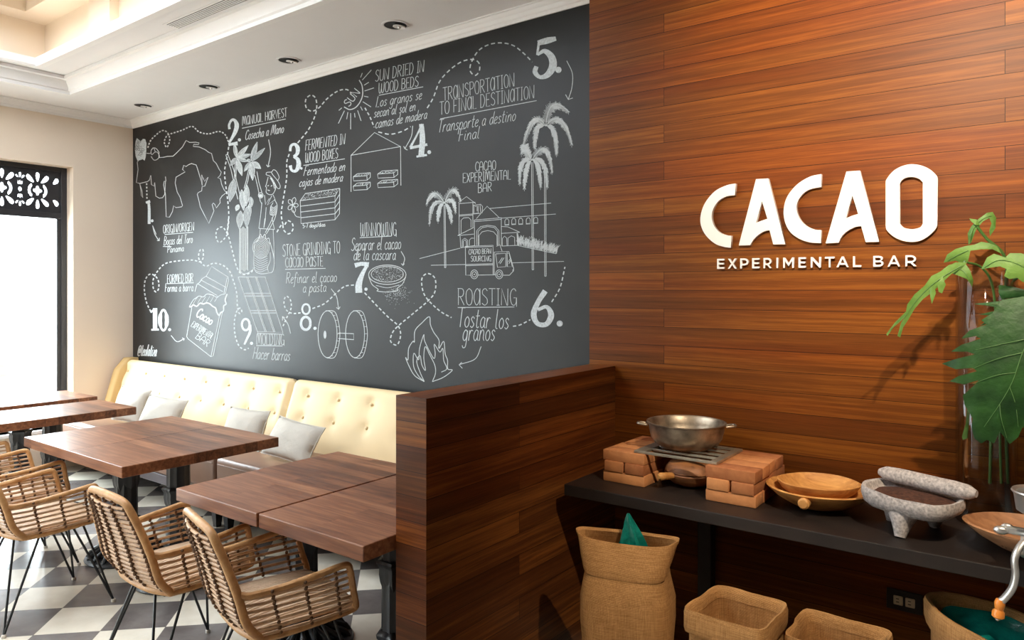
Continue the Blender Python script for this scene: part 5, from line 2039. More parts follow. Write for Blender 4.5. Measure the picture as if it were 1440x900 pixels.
# headings and translations ----------------------------------------------------
lettering([('3', 'MANUAL HARVEST', 722, 210, 1008, 152, 56), ('3', 'Cosecha a Mano', 738, 302, 985, 254, 62, .18)], [('3', (722, 227), (998, 168))], label='chalk heading MANUAL HARVEST')
lettering([('3', 'FERMENTED IN', 1120, 368, 1375, 325, 66, .08), ('3', 'WOOD BOXES', 1120, 445, 1330, 415, 64, .05), ('3', 'Fermentado en', 1108, 528, 1372, 494, 62, .25), ('3', 'cajas de madera', 1080, 598, 1358, 562, 58, .25)],
          [('3', (1110, 462), (1372, 420))], label='chalk heading FERMENTED IN WOOD BOXES')
GL['y'] = (.48, [[S, (.07, .55), (.08, .2), (.2, .06), (.36, .2), (.4, .55)], [S, (.4, .55), (.38, -.1), (.28, -.36), (.1, -.28)]])
lettering([('3', '5-7 days/dias', 1105, 858, 1250, 847, 26)], label='chalk note under the box')
lettering([('3', 'ORIGIN/ORIGEN', 222, 892, 420, 872, 52)], [('3', (232, 899), (412, 885))], label='chalk heading ORIGIN')
lettering([('4', 'Bocas del Toro', 196, 175, 356, 162, 48, .1), ('4', 'Panama', 215, 217, 308, 208, 38, .1)], [('4', (192, 182), (240, 184))], label='chalk lines Bocas del Toro Panama')
lettering([('4', 'STONE GRINDING TO', 850, 238, 1168, 218, 66), ('4', 'CACAO PASTE', 865, 298, 1075, 290, 54), ('4', 'Refinar el cacao', 868, 386, 1150, 376, 60, .1), ('4', 'a pasta', 960, 436, 1092, 430, 56, .12)],
          [('4', (865, 308), (1087, 303))], label='chalk heading STONE GRINDING TO CACAO PASTE')
lettering([('4', 'FORMED BAR', 215, 384, 360, 376, 46), ('4', 'Forma a barra', 202, 432, 360, 428, 46, .1)], [('4', (215, 387), (362, 382))], label='chalk heading beside the chocolate bar')
lettering([('4', 'MOLDING', 707, 722, 862, 724, 60), ('4', 'Hacer barras', 684, 800, 890, 812, 66, .2)], [('4', (705, 727), (850, 730))], label='chalk heading MOLDING')
lettering([('4', '@teolatiza', 50, 782, 155, 786, 62, .2, 1.6)], label='chalk signature in the bottom left corner')
lettering([('5', 'SUN DRIED IN', 602, 225, 888, 165, 66, .06), ('5', 'WOOD BEDS', 622, 292, 855, 250, 60, .04), ('5', 'Los granos se', 605, 372, 872, 325, 62, .2), ('5', 'secan al sol en', 594, 432, 835, 390, 58, .2), ('5', 'camas de madera', 602, 494, 902, 436, 60, .2)],
          [('5', (625, 303), (880, 254))], label='chalk heading SUN DRIED IN WOOD BEDS')
lettering([('6', 'TRANSPORTATION', 175, 500, 592, 412, 76, -.02), ('6', 'TO FINAL DESTINATION', 155, 580, 706, 480, 74, 0), ('6', 'Transporte a destino', 142, 682, 594, 612, 74, .18), ('6', 'Final', 262, 732, 386, 712, 70, .18)],
          [('6', (160, 602), (715, 497))], label='chalk heading TRANSPORTATION TO FINAL DESTINATION')
lettering([('7', 'WINNOWING', 380, 216, 534, 214, 56), ('7', 'Separar el cacao', 340, 278, 552, 270, 54, .1), ('7', 'de la cascara', 350, 318, 530, 316, 50, .12)], [('7', (378, 223), (512, 216))], label='chalk heading WINNOWING')
lettering([('8', 'CACAO', 278, 80, 355, 73, 34), ('8', 'EXPERIMENTAL', 233, 121, 408, 108, 34), ('8', 'BAR', 288, 157, 340, 151, 33)], label='chalk words above the drawn building')
lettering([('8', 'ROASTING', 214, 563, 432, 564, 60), ('8', 'Tostar los', 212, 642, 400, 650, 70, .12, 1.3), ('8', 'granos', 230, 692, 350, 692, 70, .12, 1.3)], [('8', (215, 572), (420, 570))], label='chalk heading ROASTING')

# numerals ------------------------------------------------------------------------
numeral([[(130, 690, 15), (134, 740, 17), (134, 832, 18)], [(113, 698, 14), (140, 688, 16)]], (153, 812, 9), '3', 'chalk numeral 1')
numeral([[(642, 232, 16), (640, 205, 14), (655, 176, 15), (674, 176, 18), (688, 205, 28), (680, 245, 26), (660, 285, 18), (640, 318, 14)], [(636, 330, 20), (662, 326, 17), (694, 322, 26)]], (705, 300, 10), '3', 'chalk numeral 2')
numeral([[(1026, 372, 16), (1032, 338, 16), (1056, 328, 18), (1074, 352, 26), (1070, 388, 22), (1048, 406, 14)], [(1048, 406, 14), (1074, 424, 24), (1080, 462, 30), (1062, 496, 20), (1036, 492, 16), (1026, 462, 22)]], (1097, 480, 8), '3', 'chalk numeral 3')
numeral([[(874, 468, 10), (840, 540, 10), (806, 602, 14)], [(804, 606, 16), (904, 586, 15)], [(870, 468, 26), (876, 560, 32), (868, 656, 32)], [(842, 656, 11), (902, 646, 12)]], (915, 630, 11), '5', 'chalk numeral 4')
numeral([[(722, 166, 28), (775, 152, 36), (826, 140, 24)], [(728, 160, 14), (718, 235, 13)], [(720, 234, 12), (760, 212, 26), (800, 246, 40), (808, 298, 44), (778, 348, 34), (735, 362, 22), (706, 334, 28), (714, 300, 24)]], (840, 320, 18), '6', 'chalk numeral 5')
numeral([[(532, 512, 20), (506, 552, 18), (490, 596, 21), (504, 630, 17), (536, 632, 18), (553, 600, 22), (537, 570, 14), (505, 580, 12)]], (584, 630, 11), '8', 'chalk numeral 6')
numeral([[(357, 340, 20), (385, 333, 16), (416, 337, 22)], [(411, 335, 12), (388, 378, 18), (374, 420, 27), (374, 455, 29)]], (404, 440, 7), '7', 'chalk numeral 7')


def oval(cx, cy, rx, ry, w):
    return [(cx + rx * math.cos(2 * PI * k / 14), cy + ry * math.sin(2 * PI * k / 14), w) for k in range(15)]


numeral([oval(151, 524, 16, 21, 8), oval(150, 584, 20, 27, 11)], (189, 605, 7), '7', 'chalk numeral 8')
numeral([oval(648, 612, 21, 31, 12), [(672, 612, 13), (672, 650, 15), (655, 690, 13), (640, 722, 10)]], (680, 715, 9), '4', 'chalk numeral 9')
numeral([[(149, 522, 24), (149, 640, 24)], [(128, 641, 10), (170, 639, 11)], [(124, 545, 10), (148, 527, 13)], [(195 + 19 * math.cos(a * PI / 8), 588 + 56 * math.sin(a * PI / 8), 21 if a % 8 in (0, 1, 7) else 12) for a in range(17)]], (229, 640, 8), '4', 'chalk numeral 10')

# dotted trail ----------------------------------------------------------------------
TR = dict(w=1.7)
trails = [
    ('3', [(118, 575), (120, 680)], 2.4, 2.4), ('3', [(125, 350), (140, 310), (165, 280), (215, 242), (250, 255), (264, 300), (246, 347), (230, 315), (245, 275), (270, 262), (340, 240), (405, 215), (450, 250), (510, 262), (575, 247), (615, 268), (638, 318)], 2.6, 2.0),
    ('3', [(637, 345), (630, 390), (612, 490), (615, 560), (627, 650), (637, 750), (636, 830), (625, 895)], 4, 3),
    ('4', [(553, 30), (548, 100), (560, 150), (575, 210), (595, 285), (615, 325), (645, 337), (680, 322), (690, 300)], 3.6, 2.8), ('4', [(548, 112), (520, 76), (490, 90), (485, 130), (500, 160), (525, 145), (548, 115)], 3.4, 2.6),
    ('4', [(125, 540), (102, 490), (90, 420), (96, 365), (120, 335), (150, 345), (168, 375), (168, 415), (152, 432), (138, 405), (140, 360), (165, 315), (200, 280), (250, 265), (350, 257), (398, 266), (414, 240), (412, 200), (395, 205), (390, 250), (425, 290), (470, 275), (520, 285), (560, 320), (580, 370), (598, 440), (602, 510), (612, 550), (626, 540), (618, 522), (600, 535), (586, 590), (588, 660), (608, 725), (640, 750), (665, 742)], 3.4, 2.6),
    ('7', [(178, 522), (230, 500), (280, 455), (315, 428), (356, 422)], 4.2, 3.0), ('7', [(128, 540), (95, 542), (70, 530), (58, 500), (66, 470), (85, 485), (88, 520), (72, 555), (52, 600)], 3.4, 2.8),
    ('7', [(398, 455), (450, 510), (500, 560), (540, 595), (550, 635), (535, 675), (508, 660), (515, 625), (540, 595), (600, 545), (665, 490), (695, 450), (695, 395), (665, 374), (640, 395), (645, 450), (670, 490), (720, 535), (765, 560)], 4.4, 3.0),
    ('8', [(415, 640), (440, 635), (478, 616)], 4.6, 3.4), ('8', [(555, 552), (585, 500), (603, 425)], 5, 3.4),
    ('3', [(1020, 390), (1005, 440), (1004, 540), (982, 680), (970, 770), (985, 840), (1010, 812), (1040, 830), (1042, 870), (1015, 895), (985, 870), (975, 835), (935, 895)], 4.4, 3.0),
    ('5', [(158, 577), (220, 500), (258, 420), (268, 360), (258, 315), (230, 303), (204, 330), (208, 375), (240, 394), (280, 375), (330, 320), (390, 278), (440, 270), (468, 292)], 4.8, 3.2),
    ('5', [(545, 375), (575, 430), (598, 487)], 4.4, 3.0), ('5', [(622, 514), (690, 527), (760, 510), (808, 483)], 5.5, 4), ('6', [(85, 540), (120, 480), (155, 390), (210, 325), (280, 275), (345, 260), (382, 280), (385, 325), (360, 352), (332, 325), (340, 275), (380, 210), (440, 175), (510, 165), (580, 180), (640, 225), (690, 275)], 5.6, 4.0),
]
for z, pts, d, g in trails:
    Chalk().dash(z, pts, 1.7, d, g).done('dashed_trail')

# arrows
for z, pts, head in (('5', [(820, 478), (812, 540), (776, 608)], [(768, 596), (775, 610), (790, 618)]), ('6', [(888, 268), (920, 340), (918, 420), (898, 488)], [(881, 462), (897, 491), (922, 482)]),
                     ('3', [(890, 298), (902, 380), (886, 470)], [(876, 458), (885, 472), (898, 463)]), ('3', [(155, 842), (178, 898)], [(177, 897), (178, 898)]), ('4', [(137, 75), (148, 115), (170, 150)], [(160, 149), (172, 151), (173, 135)]),
                     ('4', [(1118, 415), (1148, 460), (1158, 526)], [(1146, 518), (1159, 528), (1167, 514)]), ('7', [(552, 280), (567, 310), (560, 338)], [(553, 332), (560, 340), (566, 332)]),
                     ('4', [(895, 662), (880, 610), (850, 568)], [(850, 590), (850, 567), (864, 575)]), ('4', [(237, 672), (270, 706), (308, 690)], [(298, 685), (310, 690), (306, 700)]), ('8', [(300, 713), (278, 758), (222, 778)], [(230, 770), (220, 779), (232, 792)])):
    Chalk().curve(z, pts, 1.2).line(z, head, 1.2).done('arrow')

# the map and its flag
c = Chalk()
c.line('m', [(125, 213), (150, 215), (162, 214), (165, 190), (180, 168), (198, 168), (215, 180), (232, 205), (230, 250), (270, 247), (300, 240), (350, 238), (375, 215), (400, 190), (430, 160), (460, 105), (490, 122), (540, 120), (570, 126), (565, 140), (525, 138), (520, 155),
             (570, 160), (620, 182), (650, 205), (675, 215), (690, 275), (715, 300), (740, 350), (757, 372), (748, 400), (727, 420), (750, 428), (760, 475), (780, 520), (800, 545), (765, 572), (745, 602), (748, 630), (715, 675), (703, 645), (690, 633), (680, 645), (695, 700), (652, 805),
             (610, 725), (580, 665), (570, 620), (555, 560), (562, 545), (592, 530), (595, 495), (618, 490), (646, 415), (615, 450), (608, 430), (592, 395), (596, 485), (580, 420), (552, 330), (545, 312), (505, 300), (480, 310), (460, 325), (440, 315), (430, 350), (452, 370), (375, 415), (368, 465),
             (385, 540), (410, 585), (430, 655), (422, 665), (375, 672), (355, 656), (345, 705), (320, 752), (292, 750), (286, 560), (270, 480), (275, 450), (290, 448), (286, 410)], 1.0)
c.line('m', [(286, 450), (280, 560), (262, 588), (235, 592), (205, 575), (195, 460), (190, 490), (168, 478), (162, 400), (150, 440), (135, 452), (70, 468), (40, 460), (55, 350), (48, 290), (60, 270)], 1.0)
c.line('m', [(70, 470), (78, 520), (82, 570), (95, 588), (88, 530), (72, 480)], 0.9)
c.curve('m', [(165, 240), (188, 270), (215, 265), (235, 240), (218, 205), (195, 205), (170, 225), (165, 190), (185, 168), (200, 200)], 0.9)
c.done('map_outline')
fl = Chalk()
fl.fill('m', [(45, 85), (60, 98), (75, 110), (85, 105), (95, 92), (115, 95), (126, 130), (124, 190), (120, 240), (110, 276), (95, 262), (75, 270), (50, 275), (35, 240), (28, 180), (35, 110)])
fl.done('flag', 'chalk_fill')
c = Chalk()
c.k = 9
for t, a, b, h in (('BOCAS', (44, 190), (80, 112), 26), ('DEL', (66, 195), (88, 150), 22), ('TORO', (78, 245), (112, 178), 26)):
    write_rot(c, 'm', t, a[0], a[1], b[0], b[1], h, 0.6)
o = c.done('flag_lettering', 'flag_ink')
o.location.y = -0.0006

# sun
c = Chalk()
c.curve('5', [(425, 370), (460, 385), (500, 365), (530, 310), (529, 250), (512, 215)], 1.7)
for a, b in (((395, 390), (412, 375)), ((427, 392), (392, 465)), ((463, 405), (463, 498)), ((447, 400), (440, 440)), ((485, 405), (488, 430)), ((503, 390), (523, 450)), ((520, 368), (531, 390)), ((533, 340), (580, 370)), ((540, 308), (565, 313)), ((543, 278), (597, 260)), ((540, 245), (567, 228)), ((530, 215), (582, 157)), ((520, 200), (530, 175))):
    c.line('5', [a, b], 1.2)
ZM['s'] = (380, 60, 260 / 1064)


write_rot(c, '5', 'SUN', 452, 372, 522, 282, 42, 1.4)
c.done('sun_drawing')

# drying house with four beds
c = Chalk()
c.lines('5', [[(465, 858), (465, 648), (600, 517), (750, 598), (752, 822)], [(465, 648), (750, 598)]], 1.1)
rnd = random.Random(1)
for bx, by in ((478, 772), (478, 826), (618, 756), (618, 810)):
    sx = 1.0 if bx < 600 else 1.18
    q = lambda x, y: (bx + x * sx, by + y - x * 0.16)
    c.lines('5', [[q(0, 0), q(22, -14), q(98, -8), q(78, 6), q(0, 0)], [q(0, 0), q(2, 24), q(80, 32), q(98, 18), q(98, -8)], [q(78, 6), q(80, 32)]], 1.0)
    for k in range(26):
        x, y = rnd.uniform(10, 88), rnd.uniform(-9, 1)
        c.line('5', [q(x, y), q(x + 4, y + 2)], 0.7)
c.done('drying_house_drawing')

# fermenting box
c = Chalk()
c.lines('3', [[(1090, 685), (1095, 830), (1310, 805), (1310, 655), (1090, 685)], [(1092, 720), (1310, 692)], [(1093, 757), (1310, 730)], [(1094, 793), (1310, 768)], [(1090, 685), (1122, 640), (1340, 607), (1310, 655)], [(1340, 607), (1338, 768), (1310, 805)],
             [(1310, 692), (1340, 642)], [(1310, 730), (1340, 685)], [(1310, 768), (1340, 727)]], 1.1)
for k in range(200):
    a, b = rnd.random(), rnd.random()
    x, y = 1096 + a * 212 + b * 28, 682 - a * 28 - b * 44
    c.line('3', [(x, y), (x + rnd.uniform(-4, 4), y + rnd.uniform(-3, 3))], 0.8)
for a in range(5):
    t = a * 2 * PI / 5 - 1.2
    cx, cy = 1043, 712
    tip = (cx + 46 * math.cos(t) * .75, cy + 50 * math.sin(t))
    nn = (-math.sin(t) * 12, math.cos(t) * 12)
    m = (cx + 30 * math.cos(t) * .75, cy + 32 * math.sin(t))
    c.curve('3', [(cx, cy), (m[0] + nn[0], m[1] + nn[1]), tip, (m[0] - nn[0], m[1] - nn[1]), (cx, cy)], 1.0)
c.curve('3', [(1044, 745), (1062, 782), (1090, 790)], 1.0)
c.done('wooden_box_drawing')


# cacao tree and farmer
def chalk_leaf(c, s, z, base, tip, wd, lines=5, w=0.9):
    bx, by = base
    tx, ty = tip
    L = math.hypot(tx - bx, ty - by)
    ux, uy = (tx - bx) / L, (ty - by) / L
    nx, ny = -uy, ux
    f = lambda t, o: (bx + ux * L * t + nx * o * wd * math.sin(PI * min(1, t ** 0.85)), by + uy * L * t + ny * o * wd * math.sin(PI * min(1, t ** 0.85)))
    s.fill(z, [f(t / 10, .5) for t in range(11)] + [f(t / 10, -.5) for t in range(9, 0, -1)])
    c.line(z, [f(t / 10, .5) for t in range(11)], w)
    c.line(z, [f(t / 10, -.5) for t in range(11)], w)
    for k in range(lines):
        o = -.5 + (k + 1) / (lines + 1)
        c.line(z, [f(t / 8, o) for t in range(1, 8)], w * 0.7)


c, s = Chalk(), Chalk()
c.k = 2
for base, tip, wd in (((98, 182), (168, 105), 26), ((98, 182), (186, 158), 26), ((102, 182), (165, 202), 22), ((98, 180), (60, 226), 26), ((100, 188), (130, 288), 32), ((96, 176), (84, 92), 22), ((96, 180), (150, 195), 18),
                      ((186, 196), (222, 84), 28), ((188, 200), (268, 121), 24), ((190, 205), (244, 245), 34), ((188, 205), (194, 316), 32), ((182, 205), (143, 262), 24), ((182, 200), (160, 190), 16),
                      ((84, 308), (56, 445), 46), ((128, 372), (140, 498), 36), ((160, 345), (154, 472), 34), ((182, 415), (188, 476), 26), ((122, 500), (114, 610), 42), ((160, 475), (158, 602), 40), ((110, 462), (94, 500), 24), ((175, 455), (170, 560), 26)):
    chalk_leaf(c, s, 'f', base, tip, wd)
s.done('cacao_pods_shading', 'chalk_soft')
c.lines('f', [[(32, 162), (62, 245), (105, 430)], [(45, 160), (80, 250), (122, 420)], [(98, 200), (92, 310)], [(90, 200), (84, 305)], [(178, 250), (165, 320), (150, 365)], [(170, 250), (155, 320), (142, 365)], [(32, 162), (45, 160)]], 1.1)
for k in range(12):
    x = 116 + k * 4.5
    c.line('f', [(x, 600 + 6 * math.sin(k)), (x + 1.5 * math.sin(k * 2), 730), (x, 860 + 5 * math.cos(k))], 1.3 if k in (0, 11) else 0.7)
c.curve('f', [(116, 860), (140, 880), (170, 872), (200, 850)], 1.0)
c.done('cacao_tree_drawing')
c = Chalk()
c.curve('f', [(275, 282), (280, 268), (308, 265), (320, 252), (338, 262), (354, 296), (345, 318)], 1.0)
c.curve('f', [(275, 282), (300, 292), (322, 322), (340, 358), (355, 366), (360, 348), (345, 318), (318, 285), (306, 266)], 1.0)
c.curve('f', [(288, 296), (277, 340), (272, 352), (278, 360), (276, 388), (296, 402), (318, 396), (332, 362), (322, 325)], 1.0)
c.lines('f', [[(284, 350), (292, 346)], [(304, 352), (312, 346)], [(284, 374), (298, 378)]], 1.4)
c.lines('f', [[(325, 345), (336, 350), (330, 375)], [(300, 300), (318, 330), (326, 365)], [(305, 300), (324, 338)]], 1.2)
c.lines('f', [[(266, 405), (272, 462), (295, 425)], [(318, 404), (330, 432), (283, 465), (310, 408)], [(220, 262), (232, 330), (250, 388)], [(208, 285), (226, 360), (240, 440), (248, 455)]], 1.0)
c.ellipse('f', 243, 406, 14, 16, 1.1)
c.disc('f', 244, 408, 9, 10)
c.curve('f', [(250, 450), (243, 520), (232, 606)], 1.0)
c.line('f', [(232, 606), (326, 612)], 1.0)
c.curve('f', [(326, 430), (342, 470), (330, 540), (300, 600), (276, 640)], 1.0)
c.curve('f', [(304, 470), (300, 520), (318, 530), (300, 575), (270, 632)], 1.0)
c.curve('f', [(318, 450), (302, 478), (306, 500)], 1.0)
for k in range(8):
    c.curve('f', [(304, 470 + k * 7), (320, 480 + k * 7), (338, 468 + k * 7)], 0.8)
c.lines('f', [[(276, 478), (270, 560), (262, 602)], [(268, 545), (262, 600)], [(318, 612), (322, 690), (325, 790)], [(310, 540), (326, 612)], [(240, 610), (236, 665)]], 0.9)
c.curve('f', [(206, 690), (202, 760), (205, 850), (235, 878), (290, 875), (318, 860), (324, 790), (300, 690)], 1.1)
c.curve('f', [(206, 690), (225, 680), (240, 640), (252, 660), (268, 640), (275, 670), (292, 665), (298, 700)], 1.1)
for k in range(7):
    r = 8 + k * 9
    c.ellipse('f', 245, 720, r * .82, r * 1.0, 0.8)
for k in range(7):
    c.curve('f', [(206, 770 + k * 14), (240, 790 + k * 13), (285, 772 + k * 13)], 0.8)
c.curve('f', [(290, 870), (285, 840), (300, 800), (300, 750)], 0.9)
c.done('farmer_drawing')

# wrapped chocolate bar
c = Chalk()
c.lines('c', [[(478, 436), (435, 680), (448, 700), (640, 850), (660, 842), (738, 470)], [(640, 850), (712, 508)], [(505, 300), (522, 240), (545, 222), (562, 195), (602, 168), (646, 88), (786, 178), (790, 200), (762, 318)], [(600, 172), (768, 265)], [(530, 235), (690, 332)], [(560, 205), (740, 300)], [(778, 182), (750, 312)]], 1.1)
c.curve('c', [(457, 428), (475, 428), (490, 412), (520, 424), (548, 398), (575, 405), (600, 396), (628, 402), (655, 425), (680, 440), (692, 480), (710, 502), (722, 478), (745, 462), (748, 420), (768, 405), (760, 370), (776, 320)], 2.2)
c.curve('c', [(457, 428), (490, 372), (512, 355), (540, 338), (575, 345), (605, 322), (650, 328), (680, 345), (700, 345), (720, 330), (760, 318)], 1.1)
for k in range(6):
    c.curve('c', [(490 + 36 * k, 405 - 4 * k), (510 + 36 * k, 370 - 3 * k), (528 + 34 * k, 345 - 2 * k)], 0.7)
write_rot(c, 'c', 'Cacao', 508, 505, 640, 585, 78, 2.2)
write_rot(c, 'c', 'EXPERIMENTAL', 468, 592, 645, 705, 52, 1.0)
write_rot(c, 'c', 'BAR', 505, 690, 610, 770, 58, 1.0)
c.done('chocolate_bar_drawing')
c = Chalk()
c.lines('4', [[(607, 350), (755, 350), (852, 655), (712, 650), (607, 350)], [(653, 350), (755, 652)], [(660, 350), (762, 652)], [(702, 350), (802, 654)], [(709, 350), (809, 654)], [(637, 440), (784, 440)], [(642, 455), (789, 455)], [(670, 535), (814, 535)], [(675, 548), (818, 548)], [(712, 650), (716, 660), (850, 666), (852, 655)]], 1.0)
c.done('chocolate_slab_drawing')

# grinding wheels
c = Chalk()
for cx in (242, 358):
    c.ellipse('7', cx, 630, 40, 99, 1.2)
    c.curve('7', [(cx - 8, 531), (cx + 28, 534), (cx + 44, 570), (cx + 52, 630), (cx + 44, 690), (cx + 28, 728), (cx - 4, 730)], 1.1)
    for k in range(9):
        t = -1.3 + k * 0.32
        c.line('7', [(cx + 38 * math.cos(t), 630 + 96 * math.sin(t)), (cx + 12 + 38 * math.cos(t), 630 + 96 * math.sin(t))], 0.7)
c.disc('7', 231, 632, 6, 17)
c.lines('7', [[(288, 625), (352, 628), (352, 653), (288, 648)]], 1.2)
c.done('grinding_wheels_drawing')

# winnowing bowl
c = Chalk()
c.ellipse('7', 494, 379, 79, 41, 1.2)
c.ellipse('7', 494, 377, 68, 33, 1.0)
c.curve('7', [(416, 388), (430, 420), (455, 440), (452, 448), (495, 452), (536, 446), (536, 436), (558, 418), (572, 388)], 1.1)
c.curve('7', [(446, 424), (495, 434), (545, 422)], 0.9)
for k in range(240):
    a, r = rnd.uniform(0, 2 * PI), math.sqrt(rnd.random())
    x, y = 494 + 65 * r * math.cos(a), 377 + 31 * r * math.sin(a)
    c.line('7', [(x, y), (x + rnd.uniform(-2.6, 2.6), y + rnd.uniform(-1.6, 1.6))], 0.7)
for k in range(260):
    x, y = rnd.gauss(535, 26), rnd.gauss(455, 20)
    if y > 400 + (585 - x) * 0.5 or x > 560:
        c.line('7', [(x, y), (x + 1.6, y + 1.2)], 0.55)
c.done('winnowing_bowl_drawing')

# fire
c = Chalk()
c.curve('7', [(650, 830), (610, 805), (586, 765), (571, 728), (581, 738), (584, 690), (602, 660), (608, 662), (611, 615), (640, 582), (671, 556), (676, 590), (690, 622), (712, 655), (712, 690), (732, 660), (738, 712), (748, 740), (749, 776), (768, 782), (730, 812), (684, 830)], 1.3)
c.curve('7', [(650, 830), (625, 805), (605, 765), (606, 710), (626, 738), (630, 690), (648, 632), (652, 660), (688, 730), (696, 712), (692, 672), (715, 705), (728, 690), (732, 740), (745, 775), (722, 790)], 1.2)
c.curve('7', [(650, 830), (632, 790), (618, 745), (632, 720), (640, 760), (655, 782), (648, 730), (654, 682), (672, 715), (694, 760), (697, 795), (684, 830)], 1.2)
c.done('fire_drawing')


# palms
def frond(c, z, base, ctl, tip, ln, n=46, w=0.5, seed=0):
    r = random.Random(seed)
    q = lambda t: ((1 - t) ** 2 * base[0] + 2 * t * (1 - t) * ctl[0] + t * t * tip[0], (1 - t) ** 2 * base[1] + 2 * t * (1 - t) * ctl[1] + t * t * tip[1])
    c.line(z, [q(k / 14) for k in range(15)], 1.3)
    for k in range(n):
        t = 0.06 + 0.94 * k / (n - 1)
        x, y = q(t)
        x2, y2 = q(min(1, t + 0.04))
        dx, dy = x2 - x, y2 - y
        L = math.hypot(dx, dy) or 1
        dx, dy = dx / L, dy / L
        for sgn in (1, -1):
            l = ln * r.uniform(.5, 1.0) * (0.55 + 0.75 * math.sin(PI * min(1, t * .9 + .08)))
            hx_, hy_ = dx * 0.75 - dy * sgn * .65, dy * 0.75 + dx * sgn * .65 + 0.55
            m = math.hypot(hx_, hy_)
            c.line(z, [(x, y), (x + hx_ / m * l, y + hy_ / m * l)], w)


c = Chalk()
for i, (ct, tp_) in enumerate((((95, 190), (50, 335)), ((75, 270), (70, 475)), ((130, 330), (130, 455)), ((215, 340), (225, 465)), ((245, 260), (252, 390)), ((240, 150), (288, 312)))):
    frond(c, 'b', (175, 328), ct, tp_, 30, 40, 0.45, i)
c.lines('b', [[(172, 340), (176, 782)], [(180, 340), (185, 782)], [(176, 782), (185, 782)]], 1.0)
c.done('palm_tree_drawing')
c = Chalk()
for i, (ct, tp_) in enumerate((((180, 160), (85, 620)), ((205, 300), (205, 570)), ((400, 330), (402, 622)), ((450, 180), (540, 535)), ((330, 60), (512, 240)))):
    frond(c, 'p', (305, 368), ct, tp_, 50, 64, 0.5, 10 + i)
c.lines('b', [[(878, 60), (880, 842)], [(888, 60), (890, 842)], [(880, 842), (890, 842)]], 1.0)
c.done('palm_tree_drawing')
c = Chalk()
for i, (ct, tp_) in enumerate((((60, 610), (70, 890)), ((120, 690), (112, 930)), ((250, 660), (258, 920)), ((310, 600), (318, 920)), ((330, 430), (362, 790)), ((110, 560), (110, 540)))):
    frond(c, 'p', (180, 676), ct, tp_, 46, 58, 0.5, 20 + i)
c.lines('b', [[(787, 40), (792, 797)], [(797, 40), (802, 797)], [(792, 797), (802, 797)]], 1.0)
c.done('palm_tree_drawing')

# building
c = Chalk()
c.lines('b', [[(278, 330), (278, 556)], [(375, 322), (375, 500)], [(272, 326), (330, 282), (395, 332)], [(275, 332), (392, 322)], [(278, 412), (428, 400)], [(278, 420), (375, 412)],
              [(378, 345), (430, 336), (443, 352), (440, 398)], [(382, 340), (382, 400), (412, 398), (412, 345)], [(390, 352), (405, 350), (405, 385)], [(425, 340), (430, 395)],
              [(400, 437), (475, 350), (560, 430)], [(385, 447), (577, 431)], [(385, 458), (577, 442)], [(385, 447), (388, 626)], [(575, 432), (575, 630)],
              [(268, 556), (380, 500)], [(268, 556), (382, 546)], [(285, 560), (290, 642)], [(575, 492), (620, 495), (705, 533)], [(575, 541), (705, 533)], [(685, 538), (688, 625)], [(690, 538), (692, 622)],
              [(490, 366), (925, 328)], [(575, 434), (958, 405)], [(388, 626), (290, 642)], [(578, 630), (690, 625)], [(540, 632), (565, 622), (580, 665)]], 0.9)
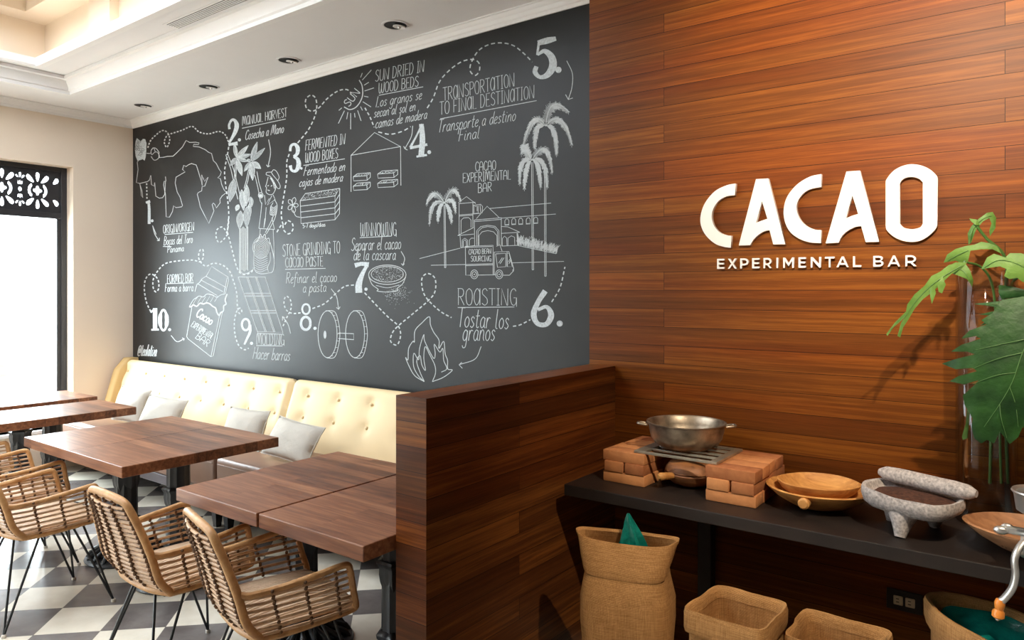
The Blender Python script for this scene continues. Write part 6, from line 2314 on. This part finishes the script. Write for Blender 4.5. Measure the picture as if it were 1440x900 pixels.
for pts in ([(292, 545), (292, 448), (310, 432), (345, 430), (362, 446), (362, 500)], [(402, 625), (402, 522), (430, 493), (480, 484), (530, 491), (558, 522), (560, 625)], [(412, 625), (412, 527), (440, 501), (480, 493), (525, 500), (548, 527), (550, 625)],
            [(418, 625), (418, 556), (440, 530), (480, 521), (520, 530), (544, 556), (545, 625)], [(300, 640), (300, 588), (318, 575), (336, 588), (338, 632)], [(308, 636), (308, 596), (318, 586), (328, 596), (330, 634)], [(350, 625), (350, 588), (365, 574), (382, 575)],
            [(582, 630), (582, 578), (597, 560), (613, 574), (615, 628)], [(622, 628), (622, 574), (645, 558), (668, 568), (670, 628)]):
    c.line('b', pts, 0.9)
for x, y in ((600, 440), (648, 436), (697, 435), (750, 432), (803, 428)):
    c.line('b', [(x, y + 40), (x, y + 12), (x + 8, y), (x + 20, y - 1), (x + 28, y + 10), (x + 28, y + 38), (x, y + 40)], 0.9)
    c.line('b', [(x - 2, y + 44), (x + 30, y + 42)], 0.8)
c.lines('b', [[(0, 718), (285, 645)], [(80, 765), (322, 760)], [(652, 748), (1015, 738)], [(688, 626), (960, 684)]], 0.9)
c.done('building_drawing')
c = Chalk()
for k in range(330):
    t = rnd.random()
    x = 690 + 275 * t
    y = 626 + 58 * t - rnd.uniform(0, 26)
    l = rnd.uniform(20, 62) * (1 - 0.25 * t)
    dx = rnd.gauss(0, 8) + 8 * t
    c.line('b', [(x, y), (x + dx * .4, y - l * .6), (x + dx, y - l)], 0.6)
c.done('grass_drawing')

# truck
c = Chalk()
c.lines('b', [[(322, 632), (517, 625), (517, 828)], [(322, 632), (325, 835), (362, 835)], [(325, 640), (512, 633)], [(322, 768), (517, 762)], [(322, 760), (517, 754)], [(525, 830), (525, 672), (628, 668), (662, 790), (660, 805), (632, 835), (588, 835)], [(408, 834), (536, 832)],
              [(535, 685), (606, 681), (606, 775), (548, 780), (535, 685)], [(615, 680), (630, 680), (652, 775), (618, 775), (615, 680)], [(615, 672), (615, 775)], [(556, 750), (582, 712)], [(566, 755), (594, 712)], [(625, 742), (634, 722)], [(628, 755), (640, 730)], [(652, 800), (662, 796)]], 1.0)
for x in (385, 560):
    for r in (25, 15):
        c.ellipse('b', x, 829, r, r * 1.25, 1.0)
    c.disc('b', x, 829, 4, 5)
write(c, 'b', 'CACAO BEAN', 345, 690, 506, 682, 36, 0, 0.9)
write(c, 'b', 'SOURCING', 360, 738, 505, 736, 38, 0, 0.9)
c.done('truck_drawing')
